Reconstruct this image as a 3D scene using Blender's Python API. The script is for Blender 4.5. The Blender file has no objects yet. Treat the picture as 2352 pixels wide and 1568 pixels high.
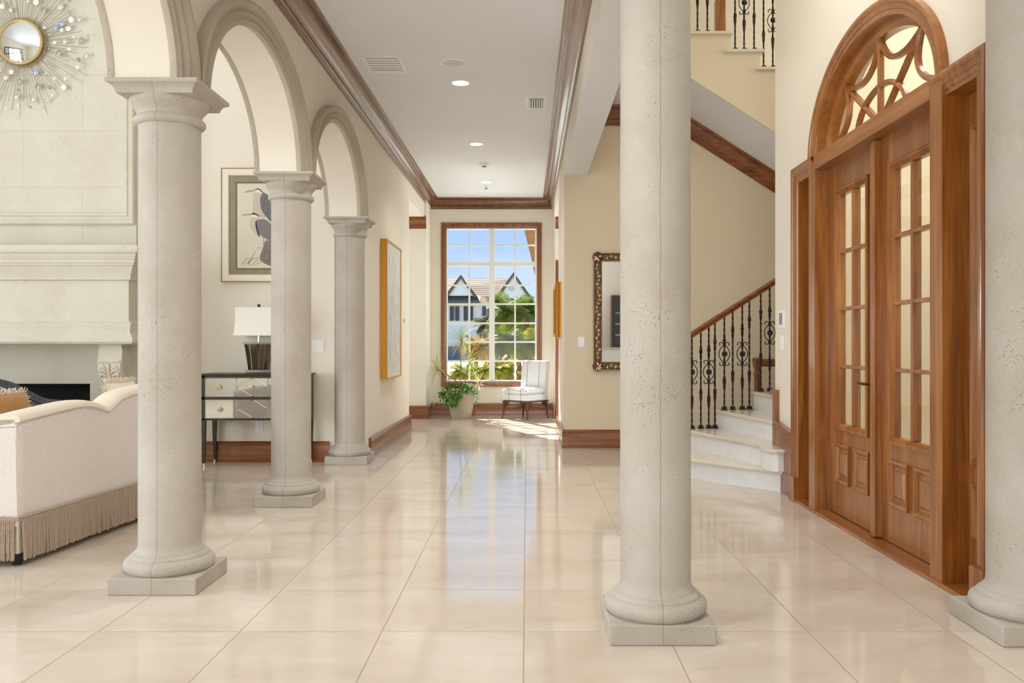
import bpy, math, random
from math import pi, sin, cos, radians, sqrt
from mathutils import Vector, Matrix
random.seed(7)
SC = bpy.context.scene
COL = SC.collection

# ------------------------------------------------------------------ camera
cam_d = bpy.data.cameras.new('camera'); cam = bpy.data.objects.new('camera', cam_d); COL.objects.link(cam)
cam.location = (0, 0, 1.2); cam.rotation_euler = (pi/2, 0, 0)
cam_d.sensor_width = 36; cam_d.lens = 36*1940/2352
cam_d.shift_x = -34/2352; cam_d.shift_y = 7/2352
cam_d.clip_start = .05; cam_d.clip_end = 500
SC.camera = cam

# ------------------------------------------------------------------ view, light
SC.view_settings.view_transform = 'Standard'; SC.view_settings.look = 'None'
SC.view_settings.gamma = 1; SC.view_settings.use_curve_mapping = False
SC.view_settings.exposure = 0.36
SC.cycles.use_denoising = True
SC.cycles.max_bounces = 8; SC.cycles.diffuse_bounces = 5; SC.cycles.glossy_bounces = 4
SC.cycles.transmission_bounces = 6; SC.cycles.transparent_max_bounces = 12
SC.cycles.sample_clamp_indirect = 6
SC.cycles.use_adaptive_sampling = True; SC.cycles.adaptive_threshold = .03

def lin(c):
    r = []
    for v in c[:3]:
        v /= 255.0
        r.append(v/12.92 if v <= .04045 else ((v+.055)/1.055)**2.4)
    return tuple(r)+(1.0,)

W = bpy.data.worlds.new('world'); SC.world = W; W.use_nodes = True
nt = W.node_tree; nt.nodes.clear()
wo = nt.nodes.new('ShaderNodeOutputWorld'); wb = nt.nodes.new('ShaderNodeBackground'); wb.inputs[1].default_value = .9
tc = nt.nodes.new('ShaderNodeTexCoord'); sep = nt.nodes.new('ShaderNodeSeparateXYZ'); nt.links.new(tc.outputs['Generated'], sep.inputs[0])
rp = nt.nodes.new('ShaderNodeValToRGB'); nt.links.new(sep.outputs[2], rp.inputs[0])
rp.color_ramp.elements[0].position = .0; rp.color_ramp.elements[0].color = lin((222, 232, 246))
rp.color_ramp.elements[1].position = .26; rp.color_ramp.elements[1].color = lin((128, 178, 245))
e = rp.color_ramp.elements.new(.09); e.color = lin((188, 212, 246))
nz = nt.nodes.new('ShaderNodeTexNoise'); nz.inputs['Scale'].default_value = 5; nz.inputs['Detail'].default_value = 5; nz.inputs['Roughness'].default_value = .6
mp = nt.nodes.new('ShaderNodeMapping'); mp.inputs['Scale'].default_value = (1, 1, 2.2); mp.inputs['Rotation'].default_value = (0, .5, 0)
nt.links.new(tc.outputs['Generated'], mp.inputs[0]); nt.links.new(mp.outputs[0], nz.inputs[0])
cr = nt.nodes.new('ShaderNodeValToRGB'); cr.color_ramp.elements[0].position = .5; cr.color_ramp.elements[1].position = .8
cr.color_ramp.elements[0].color = (0, 0, 0, 1); cr.color_ramp.elements[1].color = (.6, .6, .6, 1); nt.links.new(nz.outputs[0], cr.inputs[0])
mx = nt.nodes.new('ShaderNodeMix'); mx.data_type = 'RGBA'; nt.links.new(cr.outputs[0], mx.inputs[0]); nt.links.new(rp.outputs[0], mx.inputs[6]); mx.inputs[7].default_value = lin((240, 244, 250))
nt.links.new(mx.outputs[2], wb.inputs[0]); nt.links.new(wb.outputs[0], wo.inputs[0])

def sun(name, d, strength, color, angle):
    l = bpy.data.lights.new(name, 'SUN'); l.energy = strength; l.color = color; l.angle = radians(angle)
    o = bpy.data.objects.new(name, l); COL.objects.link(o)
    o.rotation_euler = Vector(d).to_track_quat('-Z', 'Y').to_euler(); o.location = (-12, 34, 22)
    return o
sun('sun', (.40, -.92, -.76), 17.0, (1, .95, .86), .6)

def area(name, loc, d, sx, sy, power, color=(1, 1, 1), spread=180):
    l = bpy.data.lights.new(name, 'AREA'); l.shape = 'RECTANGLE'; l.size = sx; l.size_y = sy; l.energy = power; l.color = color
    l.spread = radians(spread)
    o = bpy.data.objects.new(name, l); COL.objects.link(o); o.location = loc
    o.rotation_euler = Vector(d).to_track_quat('-Z', 'Z' if abs(d[2]) < .9 else 'Y').to_euler()
    return o
NEU = (.94, .97, 1); DAY = (.90, .95, 1)
# daylight through the tall windows of the living room and behind the viewer; foyer and hall lamps added
area('living_window_light', (-8.75, 2.6, 2.8), (1, 0, .1), 6.6, 3.6, 500, DAY)
area('rear_window_light', (-.9, -3.5, 1.35), (0, 1, 1.2), 3.6, 2.2, 230, NEU)
area('living_rear_window_light', (-4.0, -3.5, 3.1), (0, 1, .2), 2.8, 3.4, 60, NEU)
area('foyer_fill_light', (2.03, 5.2, 4.75), (-1, 0, -.1), 2.6, 1.3, 8, NEU)  # added lamp with no window behind it, lifts the tall foyer
area('stair_window_light', (5.2, 8.6, 4.9), (-1, 0, .1), 1.6, 2.2, 60, DAY)
area('west_hall_fill_light', (-4.6, 12.8, 1.7), (1, 0, .4), 1.5, 2.2, 55, DAY)  # added lamp out of sight, brightens the far end of the corridor
area('east_hall_fill_light', (3.6, 12.7, 1.7), (-1, 0, .4), 1.5, 2.2, 60, DAY)  # unseen partner across the corridor, also added to lift that end

# ------------------------------------------------------------------ helpers
class MB:
    def __init__(s): s.v = []; s.f = []
    def add(s, vs, fs):
        b = len(s.v); s.v += [tuple(p) for p in vs]; s.f += [tuple(b+i for i in f) for f in fs]; return s
    def box(s, x0, x1, y0, y1, z0, z1):
        vs = [(x, y, z) for x in (x0, x1) for y in (y0, y1) for z in (z0, z1)]
        return s.add(vs, [(0, 1, 3, 2), (4, 6, 7, 5), (0, 4, 5, 1), (2, 3, 7, 6), (0, 2, 6, 4), (1, 5, 7, 3)])
    def prism(s, poly, axis, a, b):
        n = len(poly)
        mk = {'x': lambda p, t: (t, p[0], p[1]), 'y': lambda p, t: (p[0], t, p[1]), 'z': lambda p, t: (p[0], p[1], t)}[axis]
        vs = [mk(p, a) for p in poly]+[mk(p, b) for p in poly]
        fs = [tuple(range(n))[::-1], tuple(range(n, 2*n))]+[(i, (i+1) % n, n+(i+1) % n, n+i) for i in range(n)]
        return s.add(vs, fs)
    def lathe(s, prof, n=48, c=(0, 0, 0), cap=True, axis='z', a0=0, a1=2*pi):
        full = abs(a1-a0-2*pi) < 1e-6; m = n if full else n+1
        vs = []
        for r, z in prof:
            for i in range(m):
                a = a0+(a1-a0)*i/n
                p = (r*cos(a), r*sin(a), z)
                if axis == 'y': p = (p[0], z, p[1])
                if axis == 'x': p = (z, p[0], p[1])
                vs.append((c[0]+p[0], c[1]+p[1], c[2]+p[2]))
        fs = []
        for k in range(len(prof)-1):
            for i in range(n):
                j = (i+1) % m
                fs.append((k*m+i, k*m+j, (k+1)*m+j, (k+1)*m+i))
        if cap and full:
            fs.append(tuple(range(m))[::-1]); fs.append(tuple(range((len(prof)-1)*m, len(prof)*m)))
        return s.add(vs, fs)
    def tube(s, pts, r, n=8, cap=True, flat=1.0):
        pts = [Vector(p) for p in pts]; k = len(pts)
        rs = r if isinstance(r, (list, tuple)) else [r]*k
        vs = []; up = None
        for i, p in enumerate(pts):
            t = (pts[min(i+1, k-1)]-pts[max(i-1, 0)])
            t = t.normalized() if t.length > 1e-9 else Vector((0, 0, 1))
            if up is None:
                up = Vector((0, 0, 1)) if abs(t.z) < .9 else Vector((0, 1, 0))
            u = t.cross(up); u = u.normalized() if u.length > 1e-6 else t.orthogonal().normalized()
            w = u.cross(t).normalized(); up = w
            for j in range(n):
                a = 2*pi*j/n+pi/n
                vs.append(p+u*(rs[i]*cos(a))+w*(rs[i]*sin(a)*flat))
        fs = [(i*n+j, i*n+(j+1) % n, (i+1)*n+(j+1) % n, (i+1)*n+j) for i in range(k-1) for j in range(n)]
        if cap: fs += [tuple(range(n))[::-1], tuple(range((k-1)*n, k*n))]
        return s.add(vs, fs)
    def grid(s, rows, close=False):
        m = len(rows[0]); vs = [p for r in rows for p in r]
        fs = []
        for i in range(len(rows)-1):
            for j in range(m if close else m-1):
                k = (j+1) % m
                fs.append((i*m+j, i*m+k, (i+1)*m+k, (i+1)*m+j))
        return s.add(vs, fs)
    def trim(s, path, prof, side, closed=False):
        # mitred moulding: prof = (distance from wall, z), path = (x, y) wall line
        n = len(path); P = [Vector(p) for p in path]
        def nrm(a, b):
            d = (b-a).normalized(); return Vector((-d.y, d.x))*side
        rows = []
        for i in range(n):
            if closed: na, nb = nrm(P[i-1], P[i]), nrm(P[i], P[(i+1) % n])
            else:
                na = nrm(P[max(i-1, 0)], P[max(i-1, 0)+1]); nb = nrm(P[min(i, n-2)], P[min(i, n-2)+1])
            m = na+nb; m = m/(m.dot(na)) if m.dot(na) > 1e-6 else na
            rows.append([(P[i].x+m.x*d, P[i].y+m.y*d, z) for d, z in prof])
        if closed: rows.append(rows[0])
        s.grid(rows, True)
        if not closed:
            k = len(prof); b = len(s.v)-n*k
            s.f += [tuple(b+i for i in range(k))[::-1], tuple(b+(n-1)*k+i for i in range(k))]
        return s
    def ell(s, c, rx, ry, rz, n=16, m=10):
        return s.lathe2([(sin(pi*k/m), -cos(pi*k/m)) for k in range(m+1)], n, c, rx, ry, rz)
    def lathe2(s, prof, n, c, rx, ry, rz):
        rows = [[(c[0]+rx*r*cos(2*pi*i/n), c[1]+ry*r*sin(2*pi*i/n), c[2]+rz*z) for i in range(n)] for r, z in prof]
        return s.grid(rows, True)
    def xf(s, M):
        s.v = [tuple(M @ Vector(p)) for p in s.v]; return s
    def make(s, name, mat, parent=None, origin=None, world=True, smooth=38, bevel=0, seg=2):
        me = bpy.data.meshes.new(name)
        o = bpy.data.objects.new(name, me)
        off = Vector((0, 0, 0))
        if parent is not None:
            o.parent = parent
            if world:
                q = parent
                while q is not None: off += q.location; q = q.parent
        elif origin is not None:
            off = Vector(origin); o.location = off
        me.from_pydata([tuple(Vector(p)-off) for p in s.v], [], s.f)
        me.validate(verbose=False); me.update()
        import bmesh
        bm = bmesh.new(); bm.from_mesh(me); bmesh.ops.recalc_face_normals(bm, faces=bm.faces); bm.to_mesh(me); bm.free()
        if smooth:
            me.polygons.foreach_set('use_smooth', [True]*len(me.polygons))
            me.set_sharp_from_angle(angle=radians(smooth))
        if mat: me.materials.append(mat)
        COL.objects.link(o)
        if bevel:
            b = o.modifiers.new('bevel', 'BEVEL'); b.width = bevel; b.segments = seg; b.limit_method = 'ANGLE'; b.angle_limit = radians(40)
            b.harden_normals = True
        return o

def tag(o, label=None, cat=None, group=None, kind=None):
    if label: o['label'] = label
    if cat: o['category'] = cat
    if group: o['group'] = group
    if kind: o['kind'] = kind
    return o
def thing(name, label, cat, loc=(0, 0, 0), rz=0, group=None, kind=None):
    o = bpy.data.objects.new(name, None); COL.objects.link(o); o.location = loc; o.rotation_euler = (0, 0, rz)
    o.empty_display_size = .1
    return tag(o, label, cat, group, kind)
def copy_tree(o, parent=None):
    c = o.copy(); COL.objects.link(c)
    if parent: c.parent = parent; c.matrix_parent_inverse = o.matrix_parent_inverse.copy()
    for ch in list(o.children): copy_tree(ch, c)
    return c
def struct(o, label=None, cat=None): return tag(o, label, cat, None, 'structure')

# ------------------------------------------------------------------ materials
class N:
    def __init__(s, name):
        s.m = bpy.data.materials.new(name); s.m.use_nodes = True; s.t = s.m.node_tree; s.t.nodes.clear()
        s.out = s.n('OutputMaterial'); s.b = s.n('BsdfPrincipled'); s.l(s.b.outputs[0], s.out.inputs[0])
    def n(s, k, **kw):
        x = s.t.nodes.new('ShaderNode'+k)
        for a, v in kw.items(): setattr(x, a, v)
        return x
    def l(s, a, b): s.t.links.new(a, b)
    def set(s, **kw):
        ali = {'rough': 'Roughness', 'metal': 'Metallic', 'spec': 'Specular IOR Level', 'coat': 'Coat Weight', 'coatr': 'Coat Roughness', 'sheen': 'Sheen Weight', 'trans': 'Transmission Weight', 'ior': 'IOR', 'alpha': 'Alpha', 'sss': 'Subsurface Weight'}
        for k, v in kw.items():
            if k == 'color': s.b.inputs['Base Color'].default_value = lin(v)
            else: s.b.inputs[ali[k]].default_value = v
        return s
    def val(s, v, sock):
        if hasattr(v, 'default_value') or hasattr(v, 'is_linked'): s.l(v, sock)
        else: sock.default_value = v
    def math(s, op, a, b=0, c=None):
        x = s.n('Math', operation=op); s.val(a, x.inputs[0]); s.val(b, x.inputs[1])
        if c is not None: s.val(c, x.inputs[2])
        return x.outputs[0]
    def coord(s, scale=(1, 1, 1), rot=(0, 0, 0), loc=(0, 0, 0), which='Object'):
        c = s.n('TexCoord'); m = s.n('Mapping'); m.inputs['Scale'].default_value = scale; m.inputs['Rotation'].default_value = rot; m.inputs['Location'].default_value = loc
        s.l(c.outputs[which], m.inputs[0]); return m.outputs[0]
    def noise(s, co, scale, detail=4, rough=.55, dist=0):
        x = s.n('TexNoise'); x.inputs['Scale'].default_value = scale; x.inputs['Detail'].default_value = detail; x.inputs['Roughness'].default_value = rough; x.inputs['Distortion'].default_value = dist
        if co is not None: s.l(co, x.inputs[0])
        return x.outputs[0]
    def voro(s, co, scale, feature='F1', rand=1):
        x = s.n('TexVoronoi', feature=feature); x.inputs['Scale'].default_value = scale; x.inputs['Randomness'].default_value = rand
        if co is not None: s.l(co, x.inputs['Vector'])
        return x.outputs['Distance']
    def ramp(s, f, stops):
        x = s.n('ValToRGB'); r = x.color_ramp
        while len(r.elements) < len(stops): r.elements.new(.5)
        for e, (p, c) in zip(r.elements, stops):
            e.position = p; e.color = lin(c) if not isinstance(c, float) else (c, c, c, 1)
        s.l(f, x.inputs[0]); return x.outputs[0]
    def mix(s, f, a, b, mode='MIX'):
        x = s.n('Mix', data_type='RGBA', blend_type=mode); s.val(f, x.inputs[0])
        for v, i in ((a, 6), (b, 7)):
            if isinstance(v, tuple): x.inputs[i].default_value = lin(v)
            else: s.l(v, x.inputs[i])
        return x.outputs[2]
    def base(s, c): s.l(c, s.b.inputs['Base Color']); return s
    def bump(s, h, strength=.2, dist=.01):
        x = s.n('Bump'); x.inputs['Strength'].default_value = strength; x.inputs['Distance'].default_value = dist
        s.l(h, x.inputs['Height']); s.l(x.outputs[0], s.b.inputs['Normal']); return s

def plain(name, color, rough=.5, **kw):
    return N(name).set(color=color, rough=rough, **kw).m

def paint(name, color, rough=.6):
    m = N(name); co = m.coord()
    v = m.noise(co, 1.3, 3)
    c2 = tuple(x*.975 for x in color)
    m.base(m.mix(v, color, c2)).set(rough=rough, spec=.3)
    m.bump(m.noise(co, 160, 2), .05, .002); return m.m

def stone(name, c1, c2, pit, seam=False, scale=1.0, blocks=False):
    m = N(name); co = m.coord()
    v = m.noise(co, 2.3*scale, 6, .6)
    v2 = m.noise(co, 45*scale, 4, .6)
    c = m.mix(m.math('MULTIPLY_ADD', v, 2.2, -.6), c1, c2)
    c = m.mix(m.math('MULTIPLY', v2, .35), c, tuple(x*.86 for x in c2))
    # little pits of the coral stone
    stretch = m.coord((1, 1, .8))
    p = m.voro(stretch, 88*scale); msk = m.noise(co, 5*scale, 3)
    thr = m.math('MULTIPLY_ADD', msk, .72, -.21)
    pits = m.math('SMOOTH_MIN', m.math('MULTIPLY', m.math('MAXIMUM', m.math('SUBTRACT', thr, p), 0), 14), 1, .1)
    p2 = m.voro(co, 170*scale); pits2 = m.math('MULTIPLY', m.math('LESS_THAN', p2, .15), .28)
    pp = m.math('MINIMUM', m.math('ADD', pits, pits2), 1)
    c = m.mix(m.math('MULTIPLY', pp, .62), c, pit)
    h = m.math('SUBTRACT', m.math('MULTIPLY', v2, .5), pp)
    if seam:
        sp = m.n('SeparateXYZ'); m.l(co, sp.inputs[0])
        w = m.math('ADD', sp.outputs[0], m.math('MULTIPLY', m.math('SUBTRACT', m.noise(m.coord((.01, .01, 1)), 9, 3), .5), .012))
        sf = m.math('MAXIMUM', m.math('SUBTRACT', 1, m.math('DIVIDE', m.math('ABSOLUTE', w), .0035)), 0)
        c = m.mix(m.math('MULTIPLY', sf, .55), c, tuple(x*.78 for x in c2))
        h = m.math('SUBTRACT', h, m.math('MULTIPLY', sf, 1.5))
    if blocks:
        bk = m.n('TexBrick'); bk.offset = .5; bk.inputs['Scale'].default_value = 1; bk.inputs['Mortar Size'].default_value = .004
        bk.inputs['Brick Width'].default_value = 1.15; bk.inputs['Row Height'].default_value = .545; bk.inputs['Mortar Smooth'].default_value = .6
        bk.inputs['Color1'].default_value = (0, 0, 0, 1); bk.inputs['Color2'].default_value = (.3, .3, .3, 1); bk.inputs['Mortar'].default_value = (1, 1, 1, 1)
        sp = m.n('SeparateXYZ'); m.l(co, sp.inputs[0]); cb = m.n('CombineXYZ'); m.l(sp.outputs[0], cb.inputs[0]); m.l(sp.outputs[2], cb.inputs[1]); m.l(cb.outputs[0], bk.inputs['Vector'])
        c = m.mix(m.math('MULTIPLY', bk.outputs['Fac'], .32), c, pit)
        c = m.mix(m.math('MULTIPLY', bk.outputs['Color'], .1), c, (214, 196, 168))
    m.base(c).set(rough=.75, spec=.25); m.bump(h, .28, .006); return m.m

def wood(name, dark, mid, light, axis='z', rough=.26, coat=.5):
    m = N(name)
    s = {'x': (.6, 9, 9), 'y': (9, .6, 9), 'z': (9, 9, .6), 'a': (1.2, 1.2, 1.2)}[axis]
    s2 = {'x': (3, 90, 90), 'y': (90, 3, 90), 'z': (90, 90, 3), 'a': (30, 30, 30)}[axis]
    n1 = m.noise(m.coord(s), 1.6, 6, .6, .8); n2 = m.noise(m.coord(s2), 1, 3, .6)
    n3 = m.noise(m.coord(), .9, 2)
    f = m.math('ADD', m.math('MULTIPLY', n1, .75), m.math('MULTIPLY', n2, .3))
    c = m.ramp(f, [(.28, dark), (.52, mid), (.78, light)])
    c = m.mix(m.math('MULTIPLY', n3, .35), c, dark)
    m.base(c).set(rough=rough, coat=coat, coatr=.18, spec=.4); m.bump(n2, .06, .002); return m.m

CREAM = paint('cream_paint', (239, 232, 218))
TAN = paint('tan_paint', (226, 212, 186))
WHITE = paint('white_ceiling_paint', (238, 241, 246))
STONE = stone('coral_stone', (203, 198, 190), (182, 173, 160), (104, 92, 76), seam=True)
STONE2 = stone('arch_stone', (204, 196, 180), (184, 173, 153), (114, 100, 80))
FSTONE = stone('hearth_stone', (228, 225, 212), (214, 208, 190), (160, 146, 124), scale=.8)
BSTONE = stone('hearth_block_stone', (230, 227, 214), (217, 211, 193), (166, 152, 128), scale=.8, blocks=True)
WX = wood('mahogany_along_x', (84, 42, 20), (142, 82, 44), (180, 118, 70), 'x')
WY = wood('mahogany_along_y', (84, 42, 20), (142, 82, 44), (180, 118, 70), 'y')
WZ = wood('mahogany_upright', (84, 42, 20), (142, 82, 44), (180, 118, 70), 'z')
DZ = wood('door_oak_upright', (100, 52, 12), (158, 96, 38), (198, 140, 76), 'z', .3)
DY = wood('door_oak_level', (100, 52, 12), (158, 96, 38), (198, 140, 76), 'y', .3)
DA = wood('door_oak_curved', (100, 52, 12), (158, 96, 38), (198, 140, 76), 'a', .3)
WC = wood('polished_mahogany_crown', (96, 56, 34), (122, 76, 48), (142, 92, 60), 'y', .16, .8)
IRON = plain('black_iron', (52, 46, 40), .5, metal=.55)
METAL = plain('dark_bronze_metal', (70, 64, 54), .35, metal=.6)
CHROME = plain('chrome', (225, 225, 225), .12, metal=1)
MIRROR = plain('mirror_silver', (236, 238, 238), .02, metal=1)
GOLD = plain('gold_leaf', (196, 140, 56), .32, metal=.75)
PLASTIC = plain('white_plastic', (244, 245, 247), .4)
GREYP = plain('grey_plastic', (120, 122, 124), .4)
DARKHOLE = plain('dark_slot', (40, 38, 36), .7)
WHITEF = plain('white_frame_enamel', (240, 241, 243), .35)

def glass_mat(name, tint=(255, 255, 255), fac=.08):
    m = N(name); t = m.n('BsdfTransparent'); t.inputs[0].default_value = lin(tint); g = m.n('BsdfGlossy'); g.inputs['Roughness'].default_value = .02
    fr = m.n('LayerWeight'); fr.inputs[0].default_value = .5
    mx = m.n('MixShader'); m.l(m.math('MULTIPLY_ADD', m.math('POWER', fr.outputs[1], 4.5), .5, .004), mx.inputs[0]); m.l(t.outputs[0], mx.inputs[1]); m.l(g.outputs[0], mx.inputs[2]); m.l(mx.outputs[0], m.out.inputs[0])
    m.t.nodes.remove(m.b); return m.m
GLASS = glass_mat('clear_pane', (250, 252, 252))
ACRYL = glass_mat('clear_acrylic', (236, 240, 238))

def emis(name, color, s):
    m = N(name); x = m.n('Emission'); x.inputs[0].default_value = lin(color); x.inputs[1].default_value = s; m.l(x.outputs[0], m.out.inputs[0]); m.t.nodes.remove(m.b); return m.m
LAMP = emis('lamp_glow', (255, 248, 236), 3.0)

def floor_mat():
    m = N('polished_limestone'); co = m.coord(); sp = m.n('SeparateXYZ'); m.l(co, sp.inputs[0])
    px = m.math('DIVIDE', m.math('ADD', sp.outputs[0], .012+59.4), .594); py = m.math('DIVIDE', m.math('ADD', sp.outputs[1], -3.53+59.7), .597)
    def edge(v):
        f = m.math('FRACT', v); return m.math('MINIMUM', f, m.math('SUBTRACT', 1, f))
    d = m.math('MINIMUM', edge(px), edge(py))
    g = m.math('LESS_THAN', d, .0038)
    cell = m.n('CombineXYZ'); m.l(m.math('FLOOR', px), cell.inputs[0]); m.l(m.math('FLOOR', py), cell.inputs[1])
    wn = m.n('TexWhiteNoise'); m.l(cell.outputs[0], wn.inputs[0])
    shifted = m.n('VectorMath', operation='MULTIPLY_ADD'); m.l(wn.outputs['Color'], shifted.inputs[0]); shifted.inputs[1].default_value = (9, 9, 9); m.l(co, shifted.inputs[2])
    mp = m.n('Mapping'); mp.inputs['Scale'].default_value = (.75, 1.5, 1); m.l(shifted.outputs[0], mp.inputs[0])
    n1 = m.noise(mp.outputs[0], 2.0, 6, .62, .5); n2 = m.noise(mp.outputs[0], 9, 5, .65, .6)
    c = m.ramp(n1, [(.25, (202, 188, 170)), (.5, (215, 203, 188)), (.75, (225, 216, 204))])
    c = m.mix(m.math('MULTIPLY', m.math('MAXIMUM', m.math('SUBTRACT', n2, .58), 0), 2.2), c, (198, 180, 154))
    c = m.mix(m.math('MULTIPLY', wn.outputs[0], .16), c, (208, 194, 172))
    c = m.mix(m.math('MULTIPLY', g, .75), c, (142, 122, 98))
    m.base(c)
    r = m.math('ADD', m.math('MULTIPLY', n2, .07), .05); m.l(m.math('ADD', r, m.math('MULTIPLY', g, .4)), m.b.inputs['Roughness'])
    m.set(spec=.75)
    m.bump(m.math('SUBTRACT', m.math('MULTIPLY', m.noise(m.coord((1.2, 4, 1)), 5, 3), .12), g), .05, .004); return m.m
FLOOR = floor_mat()
def marble(name, a, b, rough=.25):
    m = N(name); co = m.coord(); n = m.noise(co, 4, 6, .6, 1.2); n2 = m.noise(co, 30, 4, .6)
    c = m.mix(m.math('MULTIPLY_ADD', n, 1.8, -.5), a, b); c = m.mix(m.math('MULTIPLY', n2, .2), c, tuple(x*.9 for x in b))
    m.base(c).set(rough=rough, spec=.45); return m.m
MARBLE = marble('white_marble', (243, 244, 246), (230, 231, 232))
TREAD = marble('cream_marble', (232, 224, 210), (214, 202, 182), .14)
def fabric(name, c1, c2, scale=60, sheen=.3, pattern=None):
    m = N(name); co = m.coord(); n = m.noise(co, scale, 3, .6)
    c = m.mix(n, c1, c2)
    h = n
    if pattern:
        w = m.n('TexWave', wave_type='RINGS', rings_direction='SPHERICAL'); w.inputs['Scale'].default_value = 9; w.inputs['Distortion'].default_value = 6; w.inputs['Detail'].default_value = 2; w.inputs['Detail Scale'].default_value = 1.6
        m.l(m.coord((1, 1.3, 1.3)), w.inputs[0])
        v = m.voro(m.coord((1.1, 1, 1)), 16); rings = m.math('GREATER_THAN', m.math('SINE', m.math('MULTIPLY', v, 34)), .55)
        c = m.mix(m.math('MULTIPLY', rings, .5), c, pattern); h = m.math('ADD', n, m.math('MULTIPLY', rings, .8))
    m.base(c).set(rough=.85, sheen=sheen, spec=.2); m.bump(h, .12, .003); return m.m
SOFAF = fabric('cream_damask', (228, 220, 216), (217, 208, 203), 120, .3, (238, 231, 227))
SOFAT = fabric('ivory_trim_fabric', (240, 231, 212), (230, 219, 198), 120)
FRINGE = fabric('taupe_rope', (186, 168, 150), (162, 143, 124), 180)
SHADE = fabric('white_linen_shade', (246, 243, 234), (238, 234, 223), 160, .1)
TUFT = fabric('ivory_tuft', (238, 226, 204), (216, 198, 170), 200)
TANPILLOW = fabric('tan_weave', (198, 150, 92), (150, 104, 58), 90)

# ------------------------------------------------------------------ the setting
def xw(y): return -1.695+(y-4)*.004      # the corridor's west wall line

mb = MB().box(-9.1, 5.6, -4.0, 14.5, -.2, 0)
struct(mb.make('floor', FLOOR, smooth=0), 'polished cream limestone tile floor with thin joints', 'floor')

# west arcade wall, carried by the columns
CY = [2.065, 4.25, 6.435, 8.62]; CX = -1.795; SPR = 2.475
AI = (.885, .67); AO = (1.088, .80)
TOPZ = 6.2
bot = [(-4.0, 0.0), (1.85, 0.0), (1.85, SPR)]
for k in range(3):
    c = (CY[k]+CY[k+1])/2
    for i in range(49):
        a = pi-pi*i/48
        bot.append((c+AI[0]*cos(a), SPR+AI[1]*sin(a)))
bot += [(8.66, SPR)]
mb = MB()
xa = -1.985
for (y0, z0), (y1, z1) in zip(bot[:-1], bot[1:]):
    if abs(y1-y0) > 1e-6:
        mb.add([(xa, y0, z0), (xa, y1, z1), (xa, y1, TOPZ), (xa, y0, TOPZ)], [(0, 1, 2, 3)])
        mb.add([(xw(y0), y0, z0), (xw(y1), y1, z1), (xw(y1), y1, TOPZ), (xw(y0), y0, TOPZ)], [(3, 2, 1, 0)])
    mb.add([(xa, y0, z0), (xa, y1, z1), (xw(y1), y1, z1), (xw(y0), y0, z0)], [(0, 1, 2, 3)])
mb.add([(xa, 8.66, SPR), (xa, 8.66, TOPZ), (xw(8.66), 8.66, TOPZ), (xw(8.66), 8.66, SPR)], [(0, 1, 2, 3)])
o = mb.make('wall_west_arcade', CREAM, smooth=30)
struct(o, 'cream wall with three elliptical arches above the stone columns', 'wall')
# archivolt mouldings
PROF = [(-.012, -.012), (-.03, .0), (-.02, .022), (.10, .026), (.16, .034), (.22, .026), (.34, .022), (.42, .034), (.50, .046), (.57, .034), (.70, .044), (.80, .06), (.90, .066), (1.0, .058), (1.0, -.01)]
for k in range(3):
    c = (CY[k]+CY[k+1])/2
    mb = MB()
    for sgn in (1, -1):
        rows = []
        for i in range(65):
            a = pi-pi*i/64
            row = []
            for t, d in PROF:
                yy = c+(AI[0]+(AO[0]-AI[0])*t)*cos(a); zz = SPR+(AI[1]+(AO[1]-AI[1])*t)*sin(a)
                xx = (xw(yy)+d) if sgn > 0 else (xa-d)
                row.append((xx, yy, max(zz, SPR)))
            rows.append(row)
        mb.grid(rows)
    o = mb.make('trim_%d' % (k+1), STONE2, smooth=50)
    struct(o, ['carved stone arch moulding nearest the viewer, spanning to the big column', 'carved stone arch moulding between the sofa column and the middle column', 'carved stone arch moulding above the column beside the gilt framed painting'][k], 'arch moulding')

# columns
BASEP = [(.0, .081), (.2, .081), (.211, .092), (.216, .112), (.211, .131), (.197, .144), (.186, .148), (.186, .153), (.182, .160), (.172, .166), (.164, .169), (.163, .176), (.155, .184), (.150, .196), (.1475, .215)]
def column(x, y, top, label, half=.213):
    r = thing('stone_column', label, 'column', (x, y, 0), group='stone columns of the hall', kind='thing')
    MB().box(-half, half, -half, half, 0, .081).make('plinth', STONE, r, world=False, bevel=.006)
    MB().lathe(BASEP, 72).make('base_moulding', STONE, r, world=False)
    t = top
    MB().lathe([(.1478, .20), (.1478, 1.0), (.1470, t-.175)], 96).make('shaft', STONE, r, world=False)
    MB().lathe([(.146, t-.19), (.158, t-.186), (.168, t-.176), (.171, t-.165), (.168, t-.154), (.158, t-.146), (.153, t-.142), (.152, t-.130), (.156, t-.118), (.166, t-.104), (.18, t-.09), (.187, t-.076), (.189, t-.066), (.186, t-.058)], 72).make('capital', STONE, r, world=False)
    pr = [(.184, t-.062), (.186, t-.054), (.19, t-.042), (.198, t-.030), (.210, t-.022), (.219, t-.018), (.221, t-.014), (.221, t)]
    rows = [[(sx*h, sy*h, z) for sx, sy in ((-1, -1), (1, -1), (1, 1), (-1, 1))] for h, z in pr]
    m = MB().grid(rows, True); m.f.append((0, 1, 2, 3)[::-1]); k = len(rows)*4; m.f.append((k-4, k-3, k-2, k-1))
    m.make('abacus', STONE, r, world=False, smooth=25)
    return r
column(CX, CY[1], SPR, 'big speckled stone column standing in front of the sofa')
column(CX, CY[2], SPR, 'stone column standing in front of the mirrored console')
column(CX-.008, CY[3], SPR, 'slimmest looking stone column, against the wall end beside the gilt painting')
column(CX, CY[0], SPR, 'stone column nearest the viewer, out of sight beside the sofa')
column(.544, 3.577, 3.17, 'tall pale pitted stone column standing alone on the open floor by the stairs')
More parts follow.
